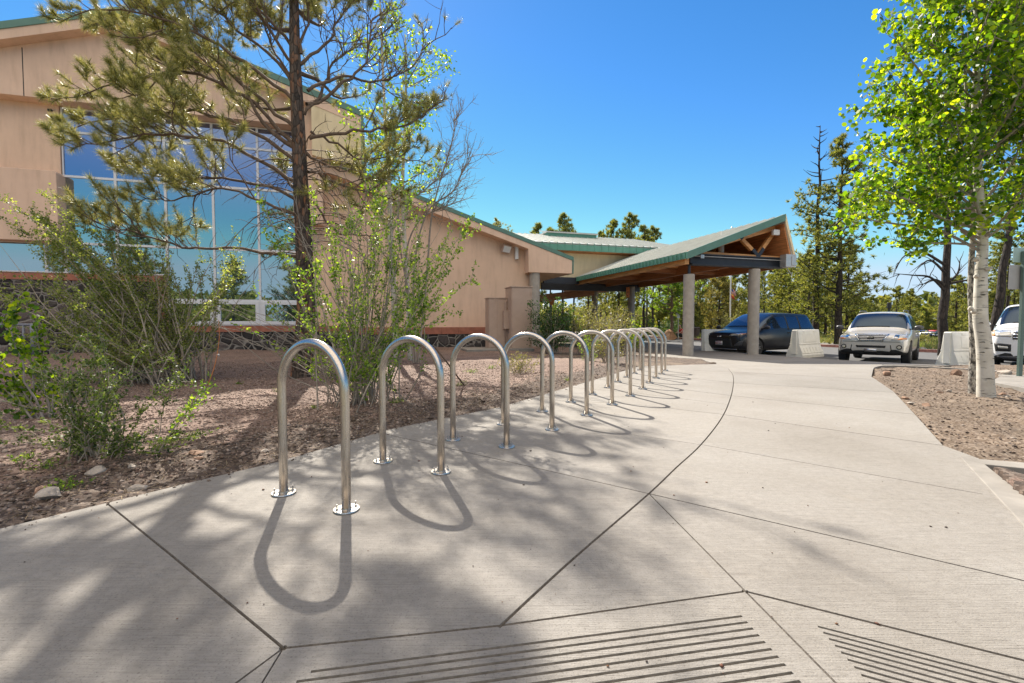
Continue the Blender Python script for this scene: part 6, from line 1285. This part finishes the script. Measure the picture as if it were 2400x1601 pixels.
# ================================================================= barriers
def barrier(c, hd, lab):
    root = empty('water_barrier', (0, 0, 0), lab, 'barrier', 'white plastic barriers along the road'); Lb = 1.85
    prof = [(.31, 0), (.31, .12), (.285, .16), (.285, .20), (.20, .42), (.165, .50), (.185, .53), (.165, .56), (.12, .98), (.10, 1.07)]
    P = prof+[(-x, z) for x, z in prof[::-1]]; mb = MB(); mb.prism([Vector((-Lb/2+.05, x, z)) for x, z in P], (Lb-.1, 0, 0)); mb.build('shell', M['barrier'], root, bevel=.018)
    for e in (-1, 1): mb = MB(); mb.box((e*(Lb/2-.03), 0, .60), (.06, .16, .90)); mb.build('connector', M['barrier'], root, bevel=.01)
    for sy in (-1, 1):
        for k_ in range(6):
            x = -.62+k_*.25; mb = MB(); mb.hexa(Vector((x-.05, sy*.285, .18)), Vector((.10, 0, 0)), Vector((0, sy*.012, 0)), Vector((0, -sy*.075, .22))); mb.build('rib', M['barrier'], root, bevel=.008)
        mb = MB(); mb.hexa(Vector((-.55, sy*.155, .60)), Vector((1.1, 0, 0)), Vector((0, sy*.015, 0)), Vector((0, -sy*.038, .34))); mb.build('side_panel', M['barrier'], root, bevel=.012)
        for x in (-.42, .42): mb = MB(); mb.box((x, sy*.118, 1.0), (.16, .03, .08)); mb.build('lug', M['barrier'], root, bevel=.008)
    root.location = c; root.rotation_euler = (0, 0, math.atan2(hd[1], hd[0]))
def at_r(px, Y): q = D(px, 757, Y); return (q.x, Y, -.33)
barrier(at_r(1700, 19.4), (.98, -.12), 'shaded grey looking barrier left of the black minivan'); barrier(at_r(1889, 18.2), (.80, .55), 'white barrier standing between the black minivan and the silver SUV'); barrier(at_r(2272, 13.9), (.90, .25), 'white barrier behind the aspen trunks, nearest of the three')
# ================================================================= signs, poles, person
b = G(2389, 884, -.03); r_ = empty('sign_post', b, 'grey sign seen from behind on a green steel post at the right edge', 'sign'); Y = b.y
mb = MB(); mb.box((b.x, b.y, 1.1), (.075, .05, 2.5), .1); mb.build('post', simple('green post paint', (.10, .15, .13), .5), r_, bevel=.005)
c = D(2390, 650, Y+.05); mb = MB(); mb.box(c, (.46, .012, .46), .1); mb.build('panel', M['grey'], r_, bevel=.004)
c = D(2400, 598, Y+.05); mb = MB(); mb.box(c, (.46, .012, .28), .1); mb.build('panel', simple('pale sign edge', (.30, .42, .40), .5), r_, bevel=.004)
mb = MB(); mb.cyl(b-UP*.02, b+UP*.02, .28, 24); mb.build('footing', M['kerb'], r_)
Y = 38; q = D(1590, 757, Y); r_ = empty('street_sign', (q.x, Y, float(far(q.x, Y))), 'white rectangular sign on thin post beside the seated person', 'sign'); mb = MB(); mb.cyl(Vector((q.x, Y, -.4)), D(1590, 722, Y), .035, 8); mb.build('post', M['conduit'], r_)
mb = MB(); mb.box(D(1590, 729, Y-.06), (.36, .02, .62)); mb.build('panel', M['conduit'], r_); mb = MB(); mb.box(D(1590, 742, Y-.06), (.24, .02, .24)); mb.build('panel', M['conduit'], r_)
Y = 36; q = D(1711, 757, Y); r_ = empty('flagpole', (q.x, Y, float(far(q.x, Y))), 'slim white flagpole with drooping flags behind the first column', 'flagpole'); mb = MB(); mb.tube([Vector((q.x, Y, -.4)), Vector((q.x, Y, 8.2))], [.06, .035], 10); mb.build('pole', M['white'], r_); mb = MB(); mb.lathe([(.01, 8.2), (.07, 8.26), (.01, 8.33)], (q.x, Y, 0), 10); mb.build('finial', M['chrome'], r_)
red, wht, blu, yel = simple('flag red', (.50, .03, .03), .7), simple('flag white', (.7, .68, .65), .7), simple('flag blue', (.02, .04, .15), .7), simple('flag gold', (.75, .33, .04), .7)
def flag(nm, px0, y0, w_, h_, mats, pick, parent):
    o = D(px0, y0, Y); nu, nv = 16, 13; vs_ = [(o.x+w_*(i/nu)*(.62+.05*math.sin(i)), Y+.09*math.sin(i*1.3+j*.3), o.z-h_*j/nv-.45*w_*(i/nu)**1.3) for j in range(nv+1) for i in range(nu+1)]
    mb = MB(); mb.v = vs_; mb.f = [(j*(nu+1)+i, j*(nu+1)+i+1, (j+1)*(nu+1)+i+1, (j+1)*(nu+1)+i) for j in range(nv) for i in range(nu)]; mb.m = [pick(i, j) for j in range(nv) for i in range(nu)]
    o2 = mb.build(nm, mats, parent, smooth=True); s_ = o2.modifiers.new('s', 'SOLIDIFY'); s_.thickness = .006
flag('striped_flag', 1713, 676, .6, .34, [red, wht, blu], lambda i, j: 2 if (i < 7 and j < 7) else (j % 2), r_); flag('red_gold_flag', 1713, 689, .42, .26, [red, yel, blu], lambda i, j: (i//2) % 2 if j < 7 else 0, r_)
Y = 38; q = D(1632, 757, Y); b = Vector((q.x, Y, float(far(q.x, Y)))); r_ = empty('litter_bin', b, 'dark brown litter bin just right of the first canopy column, across the road', 'bin'); mb = MB(); mb.lathe([(.25, 0), (.28, .85), (.30, .88), (.30, .94), (.2, 1.0)], b, 16); mb.build('drum', simple('dark brown bin', (.05, .035, .03), .6), r_)
Y = 30; b = D(2084, 757, Y); r_ = empty('lamp_post', (b.x, Y, -.4), 'short dark box topped lamp post showing above the silver SUV roof', 'lamp'); mb = MB(); mb.cyl(Vector((b.x, Y, -.45)), D(2084, 722, Y), .06, 8); mb.build('post', M['steelpaint'], r_); mb = MB(); mb.lathe([(.11, 0), (.12, .02), (.12, .36), (.11, .38)], D(2084, 723, Y), 12); mb.build('head', M['steelpaint'], r_)
# person crouching on the far kerb in a red shirt
Y = 38.5; g0 = D(1595, 757, Y); g0.z = float(far(g0.x, Y))+.02
def skin_fig(nm, J, E, mat, parent, lv=2, R0=0):
    me = bpy.data.meshes.new(nm); me.from_pydata([tuple(p) for p, r in J], E, []); me.materials.append(mat); o = bpy.data.objects.new(nm, me); COL.objects.link(o)
    sk_ = o.modifiers.new('k', 'SKIN'); 
    for i, (p, r) in enumerate(J): me.skin_vertices[0].data[i].radius = (r, r); me.skin_vertices[0].data[i].use_root = (i == R0)
    s_ = o.modifiers.new('s', 'SUBSURF'); s_.levels = s_.render_levels = lv; apply_mods(o); o.data.polygons.foreach_set('use_smooth', [True]*len(o.data.polygons)); o.parent = parent; o.name = nm; return o
pr = empty('person', g0, 'person in a red shirt and black trousers crouching at the far kerb, arms reaching left', 'person')
Vv = Vector; skinm = simple('skin', (.42, .24, .16), .6); hair = simple('dark hair', (.02, .015, .012), .6)
J = [(Vv((.16, 0, .30)), .13), (Vv((.13, 0, .52)), .14), (Vv((.04, 0, .74)), .15), (Vv((-.02, 0, .88)), .06), (Vv((-.05, 0, .98)), .085), (Vv((-.06, 0, 1.08)), .10), (Vv((-.06, 0, 1.16)), .06),
     (Vv((.03, -.19, .78)), .055), (Vv((-.12, -.24, .55)), .043), (Vv((-.36, -.18, .50)), .032), (Vv((.03, .19, .78)), .055), (Vv((-.12, .24, .55)), .043), (Vv((-.36, .16, .52)), .032),
     (Vv((.10, -.12, .28)), .09), (Vv((-.26, -.16, .46)), .07), (Vv((-.10, -.15, .10)), .05), (Vv((-.24, -.15, .04)), .04), (Vv((.10, .12, .28)), .09), (Vv((-.26, .16, .46)), .07), (Vv((-.10, .15, .10)), .05), (Vv((-.24, .15, .04)), .04)]
E_ = [(0, 1), (1, 2), (2, 3), (3, 4), (4, 5), (5, 6), (2, 7), (7, 8), (8, 9), (2, 10), (10, 11), (11, 12), (0, 13), (13, 14), (14, 15), (15, 16), (0, 17), (17, 18), (18, 19), (19, 20)]
for sy, w0 in ((-.18, 9), (.16, 12)):
    for k_ in range(4): J.append((Vv((-.42, sy+(k_-1.5)*.017, .50)), .009)); E_.append((w0, len(J)-1)); J.append((Vv((-.46-.005*(k_ % 3), sy+(k_-1.5)*.02, .485)), .008)); E_.append((len(J)-2, len(J)-1))
    J.append((Vv((-.39, sy+.045, .51)), .009)); E_.append((w0, len(J)-1))
skin_fig('body', J, E_, skinm, pr, 2)
sh = [(p, r*1.16) for p, r in J[:3]]+[(J[2][0]+Vv((0, 0, .07)), .10), (J[7][0], .075), ((J[7][0]+J[8][0])/2, .062), (J[10][0], .075), ((J[10][0]+J[11][0])/2, .062)]
skin_fig('shirt', sh, [(0, 1), (1, 2), (2, 3), (2, 4), (4, 5), (2, 6), (6, 7)], simple('red shirt', (.60, .02, .04), .8), pr, 1)
tr = [(J[0][0], .15), (J[13][0], .11), (J[14][0], .088), (J[15][0], .062), (J[17][0], .11), (J[18][0], .088), (J[19][0], .062)]
skin_fig('trousers', tr, [(0, 1), (1, 2), (2, 3), (0, 4), (4, 5), (5, 6)], M['black'], pr, 1)
skin_fig('hair', [(Vv((-.02, 0, 1.17)), .09), (Vv((.02, 0, 1.06)), .09), (Vv((.04, 0, .96)), .06)], [(0, 1), (1, 2)], hair, pr, 1)
mb = MB()
for dx, dy, dz, r in ((-.155, -.035, 1.09, .012), (-.155, .035, 1.09, .012)): mb.lathe([(.001, -r), (r, 0), (.001, r)], g0+Vector((dx, dy, dz)), 8)
mb.build('eyes', M['black'], pr)
mb = MB(); mb.hexa(g0+Vector((-.185, -.012, 1.04)), Vector((.03, 0, .05)), Vector((0, .024, 0)), Vector((.04, 0, -.005))); mb.build('nose', skinm, pr)
for ob in pr.children:
    if ob.name.split('.')[0] in ('body', 'shirt', 'trousers', 'hair'): ob.location = (0, 0, 0)
pr.rotation_euler = (0, 0, math.radians(20))
